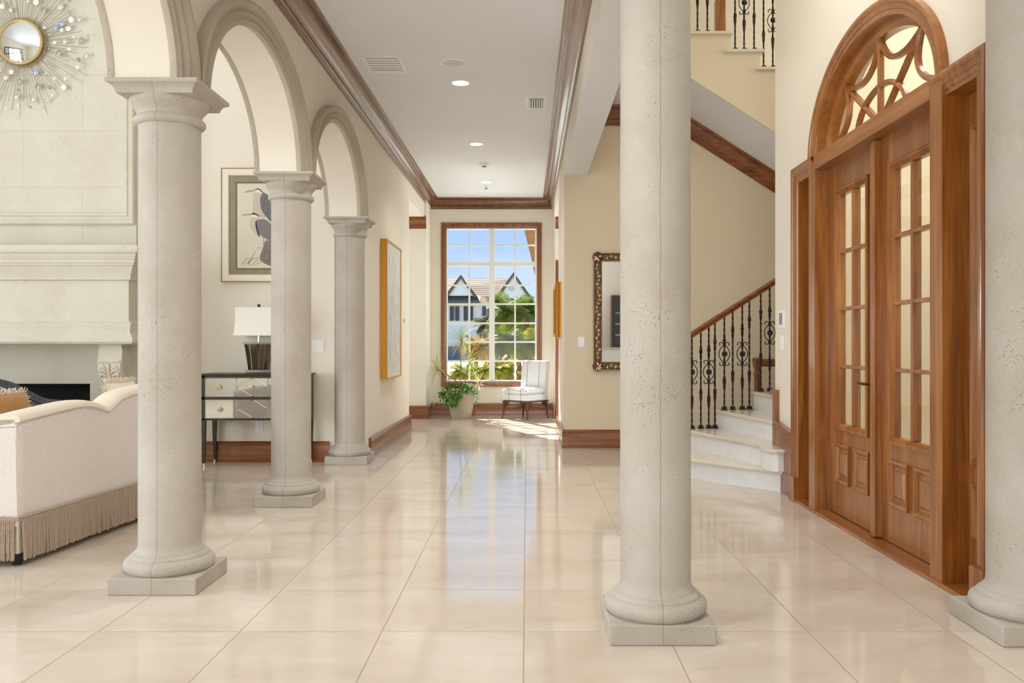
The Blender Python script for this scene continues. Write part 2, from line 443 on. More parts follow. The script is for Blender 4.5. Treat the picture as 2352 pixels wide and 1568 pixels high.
column(2.10, 3.56, 3.17, 'tall pitted stone column at the picture edge beside the wooden entrance doors')

# west corridor wall, beyond the arcade
def wallbox(name, mat, x0, x1, y0, y1, z0, z1, label=None):
    return struct(MB().box(x0, x1, y0, y1, z0, z1).make(name, mat, smooth=0), label, 'wall')
def skewbox(mb, y0, y1, z0, z1, th):
    vs = []
    for y in (y0, y1):
        for x in (xw(y)-th, xw(y)):
            for z in (z0, z1): vs.append((x, y, z))
    return mb.add(vs, [(0, 1, 3, 2), (4, 6, 7, 5), (0, 4, 5, 1), (2, 3, 7, 6), (0, 2, 6, 4), (1, 5, 7, 3)])
mb = MB(); skewbox(mb, 8.66, 11.93, 0, 6.2, .3); skewbox(mb, 11.93, 13.66, 3.25, 4.2, .3)
struct(mb.make('wall_west', CREAM, smooth=0), 'cream corridor wall carrying the gilt framed painting', 'wall')
wallbox('wall_west_stub', CREAM, -5.0, -1.625, 13.66, 14.6, 0, 4.2)
wallbox('wall_living_back', CREAM, -9.0, -1.965, 8.64, 8.9, 0, 6.4, 'cream living room wall behind the console and heron print')
# end wall with the window opening
WX0, WX1, WZ0, WZ1 = -1.37, .17, .567, 3.18
mb = MB()
mb.box(-1.7, WX0, 14.3, 14.55, 0, 4.2).box(WX1, .8, 14.3, 14.55, 0, 4.2).box(WX0, WX1, 14.3, 14.55, 0, WZ0).box(WX0, WX1, 14.3, 14.55, WZ1, 4.2)
struct(mb.make('wall_north', CREAM, smooth=0), 'cream wall round the tall corridor window', 'wall')
# east corridor wall and foyer back wall
wallbox('wall_east', CREAM, .44, .70, 10.02, 11.72, 0, 4.2)
wallbox('wall_foyer_back', TAN, .44, 6.0, 9.82, 10.02, 0, 6.4, 'tan foyer wall behind the stairs carrying the shell framed mirror')
wallbox('wall_east_stub', CREAM, .46, 4.0, 13.66, 14.6, 0, 4.2)
mb = MB().box(.44, .70, 11.72, 13.66, 3.25, 4.2); struct(mb.make('wall_east_header', CREAM, smooth=0))
mb = MB().box(.435, .70, 3.42, 9.82, 3.17, 6.4); struct(mb.make('beam_1', CREAM, smooth=0), 'painted beam between the corridor and the tall foyer', 'beam')
mb = MB().box(.70, 2.3, 3.42, 3.72, 3.17, 6.4); struct(mb.make('beam_2', CREAM, smooth=0))
MB_BEAM = MB().box(.436, .699, 3.43, 9.819, 3.164, 3.17); struct(MB_BEAM.make('trim_11', WHITE, smooth=0), 'white painted underside of the beam beside the corridor crown', 'beam soffit')
# ceilings
mb = MB().box(-1.72, .44, -4, 14.5, 3.664, 3.8); struct(mb.make('ceiling', WHITE, smooth=0), 'white corridor ceiling with recessed lamps and vents', 'ceiling')
mb = MB().box(.70, 4.0, 10.02, 13.66, 3.262, 3.4).box(-5.0, -1.955, 8.9, 13.66, 3.262, 3.4); struct(mb.make('ceiling_side_halls', WHITE, smooth=0))
mb = MB().box(.44, 6.0, -4, 9.9, 6.3, 6.45).box(-9.1, -1.7, -4, 8.9, 6.2, 6.4); struct(mb.make('ceiling_high', WHITE, smooth=0))
mb = MB().box(.44, 4.0, -4, 3.42, 3.664, 3.8); struct(mb.make('ceiling_near', WHITE, smooth=0))
# rooms that close behind the camera and round the corners
mb = MB()
mb.box(-9.1, 4.0, -4.1, -3.95, 0, 6.4); mb.box(3.8, 4.0, -4, 3.42, 0, 6.4); mb.box(2.085, 4.0, 3.3, 3.42, 0, 6.4)
struct(mb.make('wall_south', CREAM, smooth=0))
mb = MB().box(-9.1, -8.95, -4, 8.9, 0, 6.4); struct(mb.make('wall_living_west', CREAM, smooth=0))
mb = MB().box(-5.1, -4.95, 8.9, 14.6, 0, 4.2).box(-5.0, -1.9, 8.9, 11.0, 0, .01); struct(mb.make('wall_side_hall_west', CREAM, smooth=0))
mb = MB().box(3.9, 4.05, 10.0, 14.6, 0, 4.2); struct(mb.make('wall_side_hall_east', CREAM, smooth=0))
mb = MB().box(5.8, 6.0, 7.1, 9.9, 0, 6.4).box(2.3, 6.0, 6.95, 7.1, 0, 6.4); struct(mb.make('wall_stairwell', TAN, smooth=0))

# tall dark mullioned windows of the living room (seen in the round mirror)
for wi, yc in enumerate((.6, 2.6, 4.6)):
    mb = MB()
    y0, y1 = yc-.85, yc+.85
    for y in (y0, yc, y1): mb.box(-8.70, -8.62, y-.05, y+.05, .3, 4.9)
    for z in (.3, 1.6, 2.9, 4.2, 4.9): mb.box(-8.70, -8.62, y0, y1, z-.05, z+.05)
    struct(mb.make('window_%d' % (wi+2), plain('dark_window_frame', (60, 66, 74), .4), smooth=0))

# ---- crown mouldings and baseboards
def crown(z1, h, p): # from ceiling z1 downwards
    q = [(-.06, 0), (.02, 0), (.12, .01), (.14, .04), (.12, .08), (.10, .10), (.10, .21), (.15, .23), (.19, .25), (.20, .28), (.16, .31), (.24, .33), (.27, .36), (.26, .40), (.30, .43), (.38, .47), (.48, .54), (.57, .62), (.64, .71), (.67, .78), (.74, .79), (.76, .82), (.74, .85), (.84, .86), (.90, .87), (.92, .90), (.96, .91), (.99, .94), (1, .97), (1, 1), (-.06, 1)]
    return [(max(a, -.3)*p, z1-h+b*h) for a, b in q]
mb = MB().trim([(xw(-3.9), -3.9), (xw(14.3), 14.3), (.435, 14.3), (.435, -3.9)], crown(3.664, .175, .165), -1)
struct(mb.make('trim_4', WC, smooth=30), 'mahogany crown moulding round the corridor ceiling', 'crown moulding')
mb = MB().trim([(-4.9, 13.66), (-1.625, 13.66)], crown(3.262, .19, .13), -1); struct(mb.make('trim_5', WX, smooth=30), 'short mahogany crown seen through the hall opening beside the window', 'crown moulding')
mb = MB().trim([(.46, 13.66), (3.9, 13.66)], crown(3.262, .19, .13), -1); struct(mb.make('trim_6', WX, smooth=30))
def base(h=.212, t=.03):
    return [(-.01, 0), (t+.008, 0), (t+.008, .018), (t, .024), (t, h-.045), (t-.004, h-.038), (t+.004, h-.03), (t+.003, h-.02), (t-.008, h-.008), (t-.014, h), (-.01, h)]
def bb(name, path, mat, label=None):
    return struct(MB().trim(path, base(), -1).make(name, mat, smooth=30), label, 'baseboard' if label else None)
bb('baseboard_west', [(xw(8.95), 8.95), (xw(11.93), 11.93), (xw(11.93)-.35, 11.93)], WY, 'mahogany baseboard below the gilt framed painting')
bb('baseboard_north', [(-4.9, 13.66), (-1.625, 13.66), (-1.625, 14.3), (.46, 14.3), (.46, 13.66)], WX, 'mahogany baseboard below the corridor window')
bb('baseboard_living', [(-3.75, 8.64), (-2.015, 8.64)], WX, 'mahogany baseboard behind the console legs')
bb('baseboard_foyer', [(.44, 11.72), (.44, 9.82), (1.62, 9.82)], WX, 'mahogany baseboard below the shell framed mirror')

# level and sloping crown below the stair soffit
def slope_prof(p, h): return crown(0, h, p)
mb = MB(); rows = []
for x, z in ((.71, 3.955), (1.655, 3.955), (2.95, 3.13), (5.6, 1.45)):
    rows.append([(x, 9.82-d, z+zz) for d, zz in crown(0, .215, .12)])
mb.grid(rows, True); struct(mb.make('trim_7', WX, smooth=30), 'mahogany crown running level then sloping down under the upper stairs', 'crown moulding')

# ---- the corridor window
w1 = thing('window_1', 'tall white gridded corridor window in a mahogany casing', 'window', (-.6, 14.3, .5), kind='structure')
prof = [(0, .01), (0, -.022), (.012, -.034), (.028, -.034), (.036, -.026), (.05, -.030), (.064, -.022), (.073, -.016), (.08, -.010), (.08, .05)]
mb = MB()
c4 = [(-1.37, .567), (.17, .567), (.17, 3.18), (-1.37, 3.18)]
rows = []
for cx_, cz_, sx, sz in ((-1.37, .567, -1, -1), (.17, .567, 1, -1), (.17, 3.18, 1, 1), (-1.37, 3.18, -1, 1), (-1.37, .567, -1, -1)):
    rows.append([(cx_+sx*(.08-a), 14.3+b, cz_+sz*(.08-a)) for a, b in prof])
mb.grid(rows, True); mb.make('casing', WZ, w1, smooth=30)
mb = MB()
for (x0, x1, z0, z1) in ((-1.37, -1.349, .567, 3.18), (.141, .17, .567, 3.18), (-1.349, .141, .567, .594), (-1.349, .141, 3.155, 3.18)): mb.box(x0, x1, 14.33, 14.43, z0, z1)
mb.box(-.64, -.55, 14.345, 14.43, .594, 3.155); mb.box(-1.349, -.64, 14.35, 14.425, 2.53, 2.605).box(-.55, .141, 14.35, 14.425, 2.53, 2.605)
mb.make('sash_frame', WHITEF, w1, bevel=.004)
mb = MB()
for x in (-.978, -.2): mb.box(x-.014, x+.014, 14.37, 14.40, .58, 3.16)
for z in (2.89, 2.208, 1.889, 1.563, 1.244, .918): mb.box(-1.36, .16, 14.372, 14.398, z-.014, z+.014)
mb.make('muntin_grid', WHITEF, w1)
MB().box(-1.36, .16, 14.383, 14.387, .57, 3.17).make('pane', GLASS, w1)

# ---- the entrance wall
EY, EZ = 5.16, 2.53
FX = 2.05        # front of the joinery
DX = 2.157       # recessed plane of leaves and sidelights
ya, yb, yc_, yd = EY-1.285, EY-.985, EY-.86, EY
hole = []
yy = [3.2, EY-1.285]; 
mb = MB()
def wq(y0, y1, z0, z1):
    mb.box(2.085, 2.30, y0, y1, z0, z1)
wq(3.42, EY-1.285, 0, 6.4); wq(EY+1.285, 7.09, 0, 6.4)
wq(EY-1.285, EY-.95, 2.47, 6.4); wq(EY+.95, EY+1.285, 2.47, 6.4)
prev = None
for i in range(49):
    a = pi-pi*i/48; p = (EY+.95*cos(a), EZ+.65*sin(a))
    if prev:
        (y0, z0), (y1, z1) = prev, p
        vs = [(x, y, z) for x in (2.085, 2.30) for y, z in ((y0, z0), (y1, z1), (y1, 6.4), (y0, 6.4))]
        mb.add(vs, [(0, 1, 2, 3), (7, 6, 5, 4), (0, 1, 5, 4), (2, 3, 7, 6)])
    prev = p
struct(mb.make('wall_entrance', CREAM, smooth=0), 'cream wall round the arched wooden entrance', 'wall')

sur = thing('trim_8', 'brown wooden entrance surround with arched fanlight and sidelights', 'door surround', (2.085, EY, 0), kind='structure')
# side casings, header returns, arch casing
cp = [(0, .06), (0, -.0), (.008, -.008), (.03, -.010), (.034, -.016), (.06, -.020), (.066, -.026), (.082, -.030), (.1, -.026), (.1, .06)]  # (distance from inner edge, x offset from FX)
def cas(path_pts, parent, name):  # path in (y,z) with outward direction per vertex
    m = MB(); rows = []
    for (y, z), (oy, oz) in path_pts: rows.append([(FX+.02+b, y+oy*a, z+oz*a) for a, b in cp])
    m.grid(rows, True); return m.make(name, DZ if len(path_pts) < 9 else DA, parent, smooth=25)
for sg in (-1, 1):
    cas([((EY+sg*1.285, 0), (sg, 0)), ((EY+sg*1.285, 2.45), (sg, 1)), ((EY+sg*.9, 2.45), (0, 1))], sur, 'casing')
    y0, y1 = sorted((EY+sg*1.278, EY+sg*1.398)); MB().box(FX-.02, 2.085, y0, y1, 0, .19).make('plinth_block', DZ, sur, bevel=.004)
rows = [((EY+.893*cos(pi-pi*i/64), 2.53+.592*sin(pi-pi*i/64)), (cos(pi-pi*i/64), sin(pi-pi*i/64))) for i in range(65)]
cas(rows, sur, 'arch_casing')
# posts, transom bar, jambs
for sg in (-1, 1):
    y0, y1 = sorted((EY+sg*.86, EY+sg*.985)); MB().box(FX, DX+.08, y0, y1, 0, 2.55).make('post', DZ, sur, bevel=.004)
    y0, y1 = sorted((EY+sg*1.275, EY+sg*1.30)); MB().box(FX+.02, DX+.08, y0, y1, 0, 2.47).make('jamb', DZ, sur)
    y0, y1 = sorted((EY+sg*.985, EY+sg*1.29)); MB().box(FX+.02, DX+.08, y0, y1, 2.432, 2.475).make('head_jamb', DY, sur)
MB().box(FX, DX+.08, EY-.86, EY+.86, 2.445, 2.552).make('transom_bar', DY, sur, bevel=.006)
m = MB(); rows = []
for i in range(65):
    a = pi-pi*i/64; rows.append([(x, EY+ra*cos(a), 2.53+rb*sin(a)) for x, ra, rb in ((FX+.01, .895, .594), (DX+.06, .89, .59), (DX+.06, .955, .655), (FX+.01, .955, .655))])
m.grid(rows, True); m.make('arch_jamb', DA, sur)
MB().box(FX-.01, DX+.1, EY-1.285, EY+1.285, 0, .022).make('threshold', DY, sur, bevel=.004)
# fanlight
def fan_e(a, ra, rb): return (EY+ra*cos(a), 2.545+rb*sin(a))
def bars(name, lines, w, parent, x=DX, d=.035, mat=DZ):
    m = MB()
    for ln in lines:
        n = len(ln); rows = []
        for i in range(n):
            p = Vector(ln[i]); t = (Vector(ln[min(i+1, n-1)])-Vector(ln[max(i-1, 0)])).normalized(); q = Vector((-t.y, t.x))
            rows.append([(x+dx, p.x+q.x*s*w, p.y+q.y*s*w) for s, dx in ((-.5, d*.9), (-.5, -d*.2), (-.2, -d*.55), (0, -d*.75), (.2, -d*.55), (.5, -d*.2), (.5, d*.9))])
        m.grid(rows, True)
    return m.make(name, mat, parent, smooth=40)
fl = bpy.data.objects.new('fanlight', None); COL.objects.link(fl); fl.parent = sur
m = MB(); rows = []
for i in range(65):
    a = pi-pi*i/64
    rows.append([(x, *fan_e(a, ra, rb)) for x, ra, rb in ((DX-.03, .90, .60), (DX-.03, .845, .545), (DX-.012, .82, .52), (DX+.04, .81, .51), (DX+.04, .90, .60))])
m.grid(rows, True); m.make('fan_frame', DA, fl, smooth=25)
spk = [[fan_e(a, .0, .0), fan_e(a, .82, .53)] for a in (radians(48), radians(90), radians(132))]
ang = [radians(x) for x in (4, 48, 90, 132, 176)]
arcs = []
for a0, a1 in zip(ang[:-1], ang[1:]):
    am = (a0+a1)/2; p0 = fan_e(a0, .815, .52); p2 = fan_e(a1, .815, .52); pc = fan_e(am, .40, .25)
    arcs.append([((1-t)**2*p0[0]+2*t*(1-t)*pc[0]+t*t*p2[0], (1-t)**2*p0[1]+2*t*(1-t)*pc[1]+t*t*p2[1]) for t in [i/20 for i in range(21)]])
inner = [[fan_e(pi-pi*i/28, .36, .235) for i in range(29)]]
for ln in spk: bars('spoke', [ln], .036, fl, d=.022)
for ln in arcs: bars('scallop', [ln], .033, fl, d=.022, mat=DA)
bars('inner_arch', inner, .034, fl, d=.022, mat=DA)
m = MB(); pts = [fan_e(pi-pi*i/32, .83, .53) for i in range(33)]
m.prism(pts, 'x', DX+.004, DX+.008); m.make('pane', GLASS, fl)
# glazed leaf
def glazed(parent, y0, y1, fy0, fy1, gx, nc, panels, names=('stile_frame', 'glazing_bead', 'muntins', 'pane', 'panel')):
    """door or sidelight: wood between y0..y1, glazed field fy0..fy1"""
    z0, z1 = .028, 2.445; f0, f1 = .615, 2.27
    m = MB(); m.box(gx, gx+.045, y0, fy0+.02, z0, z1).box(gx, gx+.045, fy1-.02, y1, z0, z1)
    m.box(gx, gx+.045, fy0+.02, fy1-.02, f1-.02, z1).box(gx, gx+.045, fy0+.02, fy1-.02, z0, f0+.02)
    leaf = m.make(names[0], DZ, parent, smooth=0)
    # bolection moulding round the glass
    pr = [(0, .01), (0, -.022), (.008, -.026), (.016, -.022), (.024, -.026), (.032, -.012), (.042, .0), (.042, .04)]
    def ring(a0, a1, b0, b1, mat=DZ, nm=names[1], pr=pr, par=parent):
        m = MB(); rows = []
        for y, z, sy, sz in ((a0, b0, 1, 1), (a1, b0, -1, 1), (a1, b1, -1, -1), (a0, b1, 1, -1), (a0, b0, 1, 1)): rows.append([(gx+b, y+sy*a, z+sz*a) for a, b in pr])
        m.grid(rows, True); return m.make(nm, mat, par, smooth=25)
    ring(fy0, fy1, f0, f1)
    gy0, gy1, g0, g1 = fy0+.042, fy1-.042, f0+.042, f1-.042
    m = MB()
    for k in range(1, nc):
        y = gy0+(gy1-gy0)*k/nc; m.box(gx-.009, gx+.045, y-.013, y+.013, g0, g1)
    for k in range(1, 4):
        z = g0+(g1-g0)*k/4; m.box(gx-.006, gx+.044, gy0, gy1, z-.012, z+.012)
    m.make(names[2], DZ, parent, bevel=.005)
    MB().box(gx+.006, gx+.010, gy0-.005, gy1+.005, g0-.005, g1+.005).make(names[3], GLASS, parent)
    for a0, a1 in panels:
        p = ring(a0, a1, .25, .52, DZ, names[4], [(0, .01), (0, -.018), (.01, -.022), (.02, -.018), (.034, -.003), (.036, .006)])
        m = MB(); rows = []
        for y, z, sy, sz in ((a0+.036, .286, 1, 1), (a1-.036, .286, -1, 1), (a1-.036, .484, -1, -1), (a0+.036, .484, 1, -1), (a0+.036, .286, 1, 1)): rows.append([(gx+b, y+sy*a, z+sz*a) for a, b in ((0, .006), (.012, .004), (.03, -.012))])
        m.grid(rows); k = len(m.v); m.f.append(tuple(2+3*i for i in range(4))); q = m.make('raised_field', DZ, p, world=True, smooth=20)
for sg, nm in ((-1, 'sidelight'), (1, 'sidelight')):
    sl = bpy.data.objects.new('sidelight', None); COL.objects.link(sl); sl.parent = sur
    y0, y1 = sorted((EY+sg*.985, EY+sg*1.275)); glazed(sl, y0, y1, y0+.045, y1-.045, DX+.03, 1, [(y0+.05, y1-.05)])
d1 = thing('door_1', 'wooden glazed entrance door leaf with lever handle, nearer the stairs', 'door', (DX, EY+.45, 0), kind='structure')
glazed(d1, EY+.035, EY+.858, EY+.137, EY+.70, DX, 2, [(EY+.14, EY+.385), (EY+.46, EY+.705)])
d2 = thing('door_2', 'wooden glazed entrance door leaf beside the column', 'door', (DX, EY-.45, 0), kind='structure')
glazed(d2, EY-.858, EY-.012, EY-.72, EY-.16, DX, 2, [(EY-.405, EY-.16), (EY-.725, EY-.48)])
MB().box(DX-.05, DX+.05, EY-.03, EY+.033, .028, 2.445).make('astragal', DZ, d1, bevel=.008)
h = MB().box(DX-.008, DX, EY+.068, EY+.098, .90, 1.06); h.tube([(DX-.008, EY+.083, .955), (DX-.055, EY+.083, .955), (DX-.062, EY+.10, .955), (DX-.062, EY+.19, .957)], [.009, .009, .011, .008], 10)
h.make('lever_handle', plain('aged_bronze', (92, 76, 58), .35, metal=.8), d1)
for k in range(2): MB().lathe([(0, 0), (.012, 0), (.012, .01), (0, .01)], 16, (0, 0, 0), axis='x').xf(Matrix.Translation((DX-.012, EY+.083, 1.03-.1*k))).make('rosette', METAL, d1)

# stepped wooden skirting where the stairs pass the wall
m = MB()
m.prism([(6.56, .0), (7.09, 0), (7.09, .81), (6.985, .81), (6.985, .56), (6.56, .50)], 'x', 2.062, 2.09)
m.prism([(6.56, .49), (6.995, .55), (6.995, .80), (7.10, .80), (7.10, .825), (6.972, .825), (6.972, .575), (6.56, .515)], 'x', 2.045, 2.09)
struct(m.make('trim_9', WZ, smooth=25), 'stepped mahogany skirting beside the marble steps', 'skirting')
struct(MB().trim([(2.085, 3.75), (2.085, 3.44)], base(), -1).make('baseboard_entrance', DY, smooth=30))
# porch beyond the glazed doors
porch = MB().box(4.3, 4.5, -1, 6.9, 0, 5.2)
struct(porch.make('wall_porch', plain('porch_render', (246, 238, 214), .8), smooth=0), 'pale rendered porch wall seen through the entrance glass', 'wall')
area('porch_fill_light', (3.3, 4.9, 5.0), (.25, 0, -1), 1.6, 4, 150, NEU)  # extra lamp above the porch, added so its wall reads bright through the glass

#@@PART2
# ------------------------------------------------------------------ staircase
def lerp(a, b, t): return a+(b-a)*t
def interp(pts, s):
    if s <= pts[0][0]: return pts[0][1]
    for (a, va), (b, vb) in zip(pts[:-1], pts[1:]):
        if s <= b:
            t = (s-a)/(b-a); return lerp(va, vb, t*t*(3-2*t))
    return pts[-1][1]
st = thing('staircase', 'white marble staircase winding up behind the entrance wall', 'staircase', (2.0, 8.0, 0))
noses = [
    [(2.083, 6.785), (2.04, 6.84), (1.465, 7.524), (1.33, 7.70), (1.23, 7.92), (1.20, 8.12), (1.24, 8.34), (1.36, 8.50)],
    [(2.083, 6.755), (1.99, 6.748), (1.950, 6.775), (1.924, 6.86), (1.921, 6.95), (1.935, 7.06), (1.962, 7.13), (1.602, 8.23), (1.545, 8.40), (1.55, 8.50)],
    [(2.175, 7.12), (2.127, 7.315), (1.914, 8.48), (1.905, 8.56)],
    [(2.32, 7.12), (2.314, 7.96), (2.306, 8.62), (2.305, 8.64)],
    [(2.60, 7.12), (2.62, 8.64)], [(2.92, 7.12), (2.94, 8.66)], [(3.24, 7.12), (3.26, 8.66)]]
for i, ns in enumerate(noses):
    top = .18*(i+1)
    xb = max(p[0] for p in ns)
    back = [(3.7, 8.66), (3.7, 7.12)] + ([(2.083, 7.12)] if i < 2 else [])
    body = [(min(x+.024, 2.083) if i < 2 else x+.024, y+.022) for x, y in ns]
    s_ = MB().prism(body+back, 'z', .18*i if i else 0, top-.034).make('step', MARBLE, st, smooth=30)
    MB().prism(ns+back, 'z', top-.034, top).make('tread', TREAD, s_, smooth=30, bevel=.013, seg=3)
# upper flight
def soff(x): return 3.80-.64*(x-1.90)
nz_u = [(2.08, 4.38), (2.40, 4.196), (2.71, 4.014)]
while nz_u[-1][0] < 5.3: nz_u.append((nz_u[-1][0]+.29, nz_u[-1][1]-.184))
prof = [(1.0, 3.957), (1.655, 3.957), (5.55, soff(5.55))]
top = []
for k, (x, z) in enumerate(nz_u): top += [(x, z), (x, nz_u[k+1][1] if k+1 < len(nz_u) else z-.184)]
prof = prof+[(5.55, top[-1][1])]+top[::-1]+[(1.0, 4.38)]
prof = [p for i, p in enumerate(prof) if i == 0 or p != prof[i-1]]
MB().prism(prof, 'y', 8.705, 9.81).make('soffit', WHITE, st, smooth=0)
MB().prism(prof, 'y', 8.685, 8.705).make('stringer', TAN, st, smooth=0)
x0 = 1.0
for k, (x, z) in enumerate(nz_u[:8]):
    MB().box(x0-.05 if k else 1.0, x+.035, 8.65, 9.80, z, z+.036).make('upper_tread', TREAD, st, bevel=.012, seg=3); x0 = x
# ---- railings
def baluster_mesh(h, kn, twist=True):
    m = MB(); rows = []; n = max(20, int(h/.016))
    for i in range(n+1):
        z = h*i/n; r = .0098; tw = (z*26 if twist else 0)
        for c in kn:
            d = z-c
            if -.16 < d < .035:
                t = (d+.16)/.13 if d < -.03 else (.035-d)/.065
                t = max(0, min(1, t)); t = t*t*(3-2*t); r = .0098+.0085*t; tw = tw*(1-t)
        rows.append([(r*cos(tw+pi/4+j*pi/2), r*sin(tw+pi/4+j*pi/2), z) for j in range(4)])
    return m.grid(rows, True)
def shoe_mesh():
    m = MB(); rows = []
    for r, z in ((.030, 0), (.030, .006), (.024, .012), (.018, .016), (.024, .024), (.020, .032), (.010, .036)):
        rows.append([(r*sx, r*sy, z) for sx, sy in ((-1, -1), (1, -1), (1, 1), (-1, 1))])
    return m.grid(rows, True)
def scroll_mesh():
    m = MB()
    half = [(.080, 0), (.077, .022), (.066, .048), (.046, .072), (.024, .090), (.010, .103), (.016, .122), (.032, .133), (.052, .136), (.068, .128), (.073, .115), (.066, .106), (.056, .108)]
    def smooth(pts):
        out = []
        for i in range(len(pts)-1):
            p0, p1, p2, p3 = [Vector(pts[max(0, min(len(pts)-1, k))]) for k in (i-1, i, i+1, i+2)]
            for q in range(3):
                t = q/3; out.append(.5*((2*p1)+(p2-p0)*t+(2*p0-5*p1+4*p2-p3)*t*t+(3*p1-p0-3*p2+p3)*t**3))
        return out+[Vector(pts[-1])]
    hs = [Vector((p.x*.68, p.y*.86)) for p in smooth(half)]
    for sx in (-1, 1):
        full = [(sx*p.x, 0, -p.y) for p in hs[::-1]]+[(sx*p.x, 0, p.y) for p in hs[1:]]
        m.tube(full, .0046, 6)
    for z in (-.086, .086): m.box(-.014, .014, -.012, .012, z-.012, z+.012)
    return m
def rosette_mesh():
    m = MB().lathe([(.0, .012), (.012, .014), (.016, .022), (.010, .030), (.0, .033)], 16, axis='y', cap=False)
    m.v = [(x, -y, z) for x, y, z in m.v]
    for k in range(8):
        a = k*pi/4; m.ell((.021*cos(a), -.012, .021*sin(a)), .0105, .007, .0105, 8, 6)
    return m
SCROLL = scroll_mesh().make('scroll', IRON, smooth=50).data; ROS = rosette_mesh().make('rosette', IRON, smooth=50).data; SHOE = shoe_mesh().make('shoe', IRON, smooth=0).data
for o in [o for o in COL.objects if o.data in (SCROLL, ROS, SHOE)]: bpy.data.objects.remove(o)
def child(name, data, parent, loc=(0, 0, 0)):
    o = bpy.data.objects.new(name, data); COL.objects.link(o); o.parent = parent; o.location = loc; return o
def baluster(parent, x, y, z0, z1, scroll, zc=.58):
    h = z1-z0
    kn = [h-.20, .33] if scroll else [h-.16, .40]
    b = baluster_mesh(h, kn).make('baluster', IRON, parent, world=False, smooth=25)
    b.location = Vector((x, y, z0))-parent.location
    child('shoe', SHOE, b)
    if scroll:
        child('scroll', SCROLL, b, (0, 0, zc)); child('rosette', ROS, b, (0, 0, zc))
def ry(x): return 8.42+.30*(x-1.64)
def rz_(x): return 1.262+(x-1.642)*.606
rl = thing('stair_railing', 'black iron scroll railing with mahogany handrail climbing the marble steps', 'railing', (1.65, 8.42, .36))
xs = [(1.646, 2, 1), (1.741, 2, 0), (1.826, 2, 1), (1.892, 2, 0), (1.994, 3, 1), (2.085, 3, 0), (2.190, 3, 1), (2.268, 3, 0), (2.395, 4, 0), (2.495, 4, 1), (2.585, 4, 0), (2.70, 5, 1), (2.80, 5, 0)]
for x, stp, sc in xs: baluster(rl, x, ry(x), .18*stp, rz_(x), sc, .565 if stp < 4 else .60)
m = MB(); path = [1.28+.06*i for i in range(34)]; rows = []
hp = [(-.026, -.030), (.026, -.030), (.028, -.012), (.022, -.006), (.034, .004), (.036, .020), (.026, .034), (.010, .041), (-.010, .041), (-.026, .034), (-.036, .020), (-.034, .004), (-.022, -.006), (-.028, -.012)]
for x in path: rows.append([(x, ry(x)+a, rz_(x)+.03+b) for a, b in hp])
m.grid(rows, True); m.f += [tuple(range(14)), tuple(range((len(rows)-1)*14, len(rows)*14))]; m.make('handrail', WX, rl, smooth=35)
ur = thing('upper_stair_railing', 'black iron scroll railing with wooden newel on the upper stairs', 'railing', (2.0, 8.75, 4.416))
for x, zt, sc in ((1.665, 4.416, 0), (1.766, 4.416, 0), (1.868, 4.416, 0), (2.155, 4.232, 0), (2.249, 4.232, 1), (2.352, 4.232, 0), (2.45, 4.05, 0), (2.546, 4.05, 1), (2.65, 4.05, 0)):
    baluster(ur, x, 8.74, zt, 5.36 if x < 2 else 5.36-.6*(x-2.0), sc, .50)
m = MB(); rows = []
for x, z in ((1.0, 5.37), (2.0, 5.37), (3.0, 4.77)): rows.append([(x, 8.74+a, z+.02+b) for a, b in hp])
m.grid(rows, True); m.make('handrail', WX, ur, smooth=35)
def newel(name, par, x, y, z0, h, w, mat=DZ):
    m = MB(); q = w*.5
    m.box(x-q, x+q, y-q, y+q, z0, z0+h*.33)
    rows = []
    for f, r in ((.33, q), (.345, q*.72), (.355, q*.72)): rows.append([(x+r*sx, y+r*sy, z0+h*f) for sx, sy in ((-1, -1), (1, -1), (1, 1), (-1, 1))])
    m.grid(rows, True)
    m.lathe([(q*.55, z0+h*.35), (q*.8, z0+h*.37), (q*.6, z0+h*.40), (q*.75, z0+h*.5), (q*.85, z0+h*.62), (q*.6, z0+h*.75), (q*.8, z0+h*.78), (q*.6, z0+h*.80), (q*.9, z0+h*.82), (q*.9, z0+h*.93), (q*1.1, z0+h*.94), (q*1.1, z0+h*.97), (q*.7, z0+h)], 20, (x, y, 0))
    return m.make(name, mat, par, smooth=30, bevel=.004)
newel('newel_post', ur, 2.0, 8.75, 4.416, 1.05, .098)
# guard rail behind the flight
gr = thing('guard_rail', 'fluted mahogany newel post with level rail behind the marble steps', 'railing', (2.57, 9.4, 0))
m = MB(); n = 32
rows = []
for r0, z, fl in ((.045, 0, 0), (.045, .30, 0), (.034, .33, 0), (.036, .36, 1), (.034, .84, 1), (.040, .86, 0), (.044, .875, 0), (.036, .89, 0), (.030, .92, 0), (.046, .955, 0), (.05, .965, 0), (.05, 1.0, 0), (.056, 1.01, 0), (.056, 1.045, 0), (.03, 1.055, 0)):
    rows.append([(2.565+(r0-(.006 if (j % 4) < 2 and fl else 0))*cos(2*pi*j/n), 9.4+(r0-(.006 if (j % 4) < 2 and fl else 0))*sin(2*pi*j/n), z) for j in range(n)])
m.grid(rows, True); m.make('newel_post', WZ, gr, smooth=40)
MB().box(2.60, 3.9, 9.37, 9.43, .955, 1.04).make('rail', WX, gr, bevel=.015, seg=3)
for k in range(4): MB().box(2.9+.3*k-.012, 2.9+.3*k+.012, 9.388, 9.412, 0, .957).make('spindle', WZ, gr)

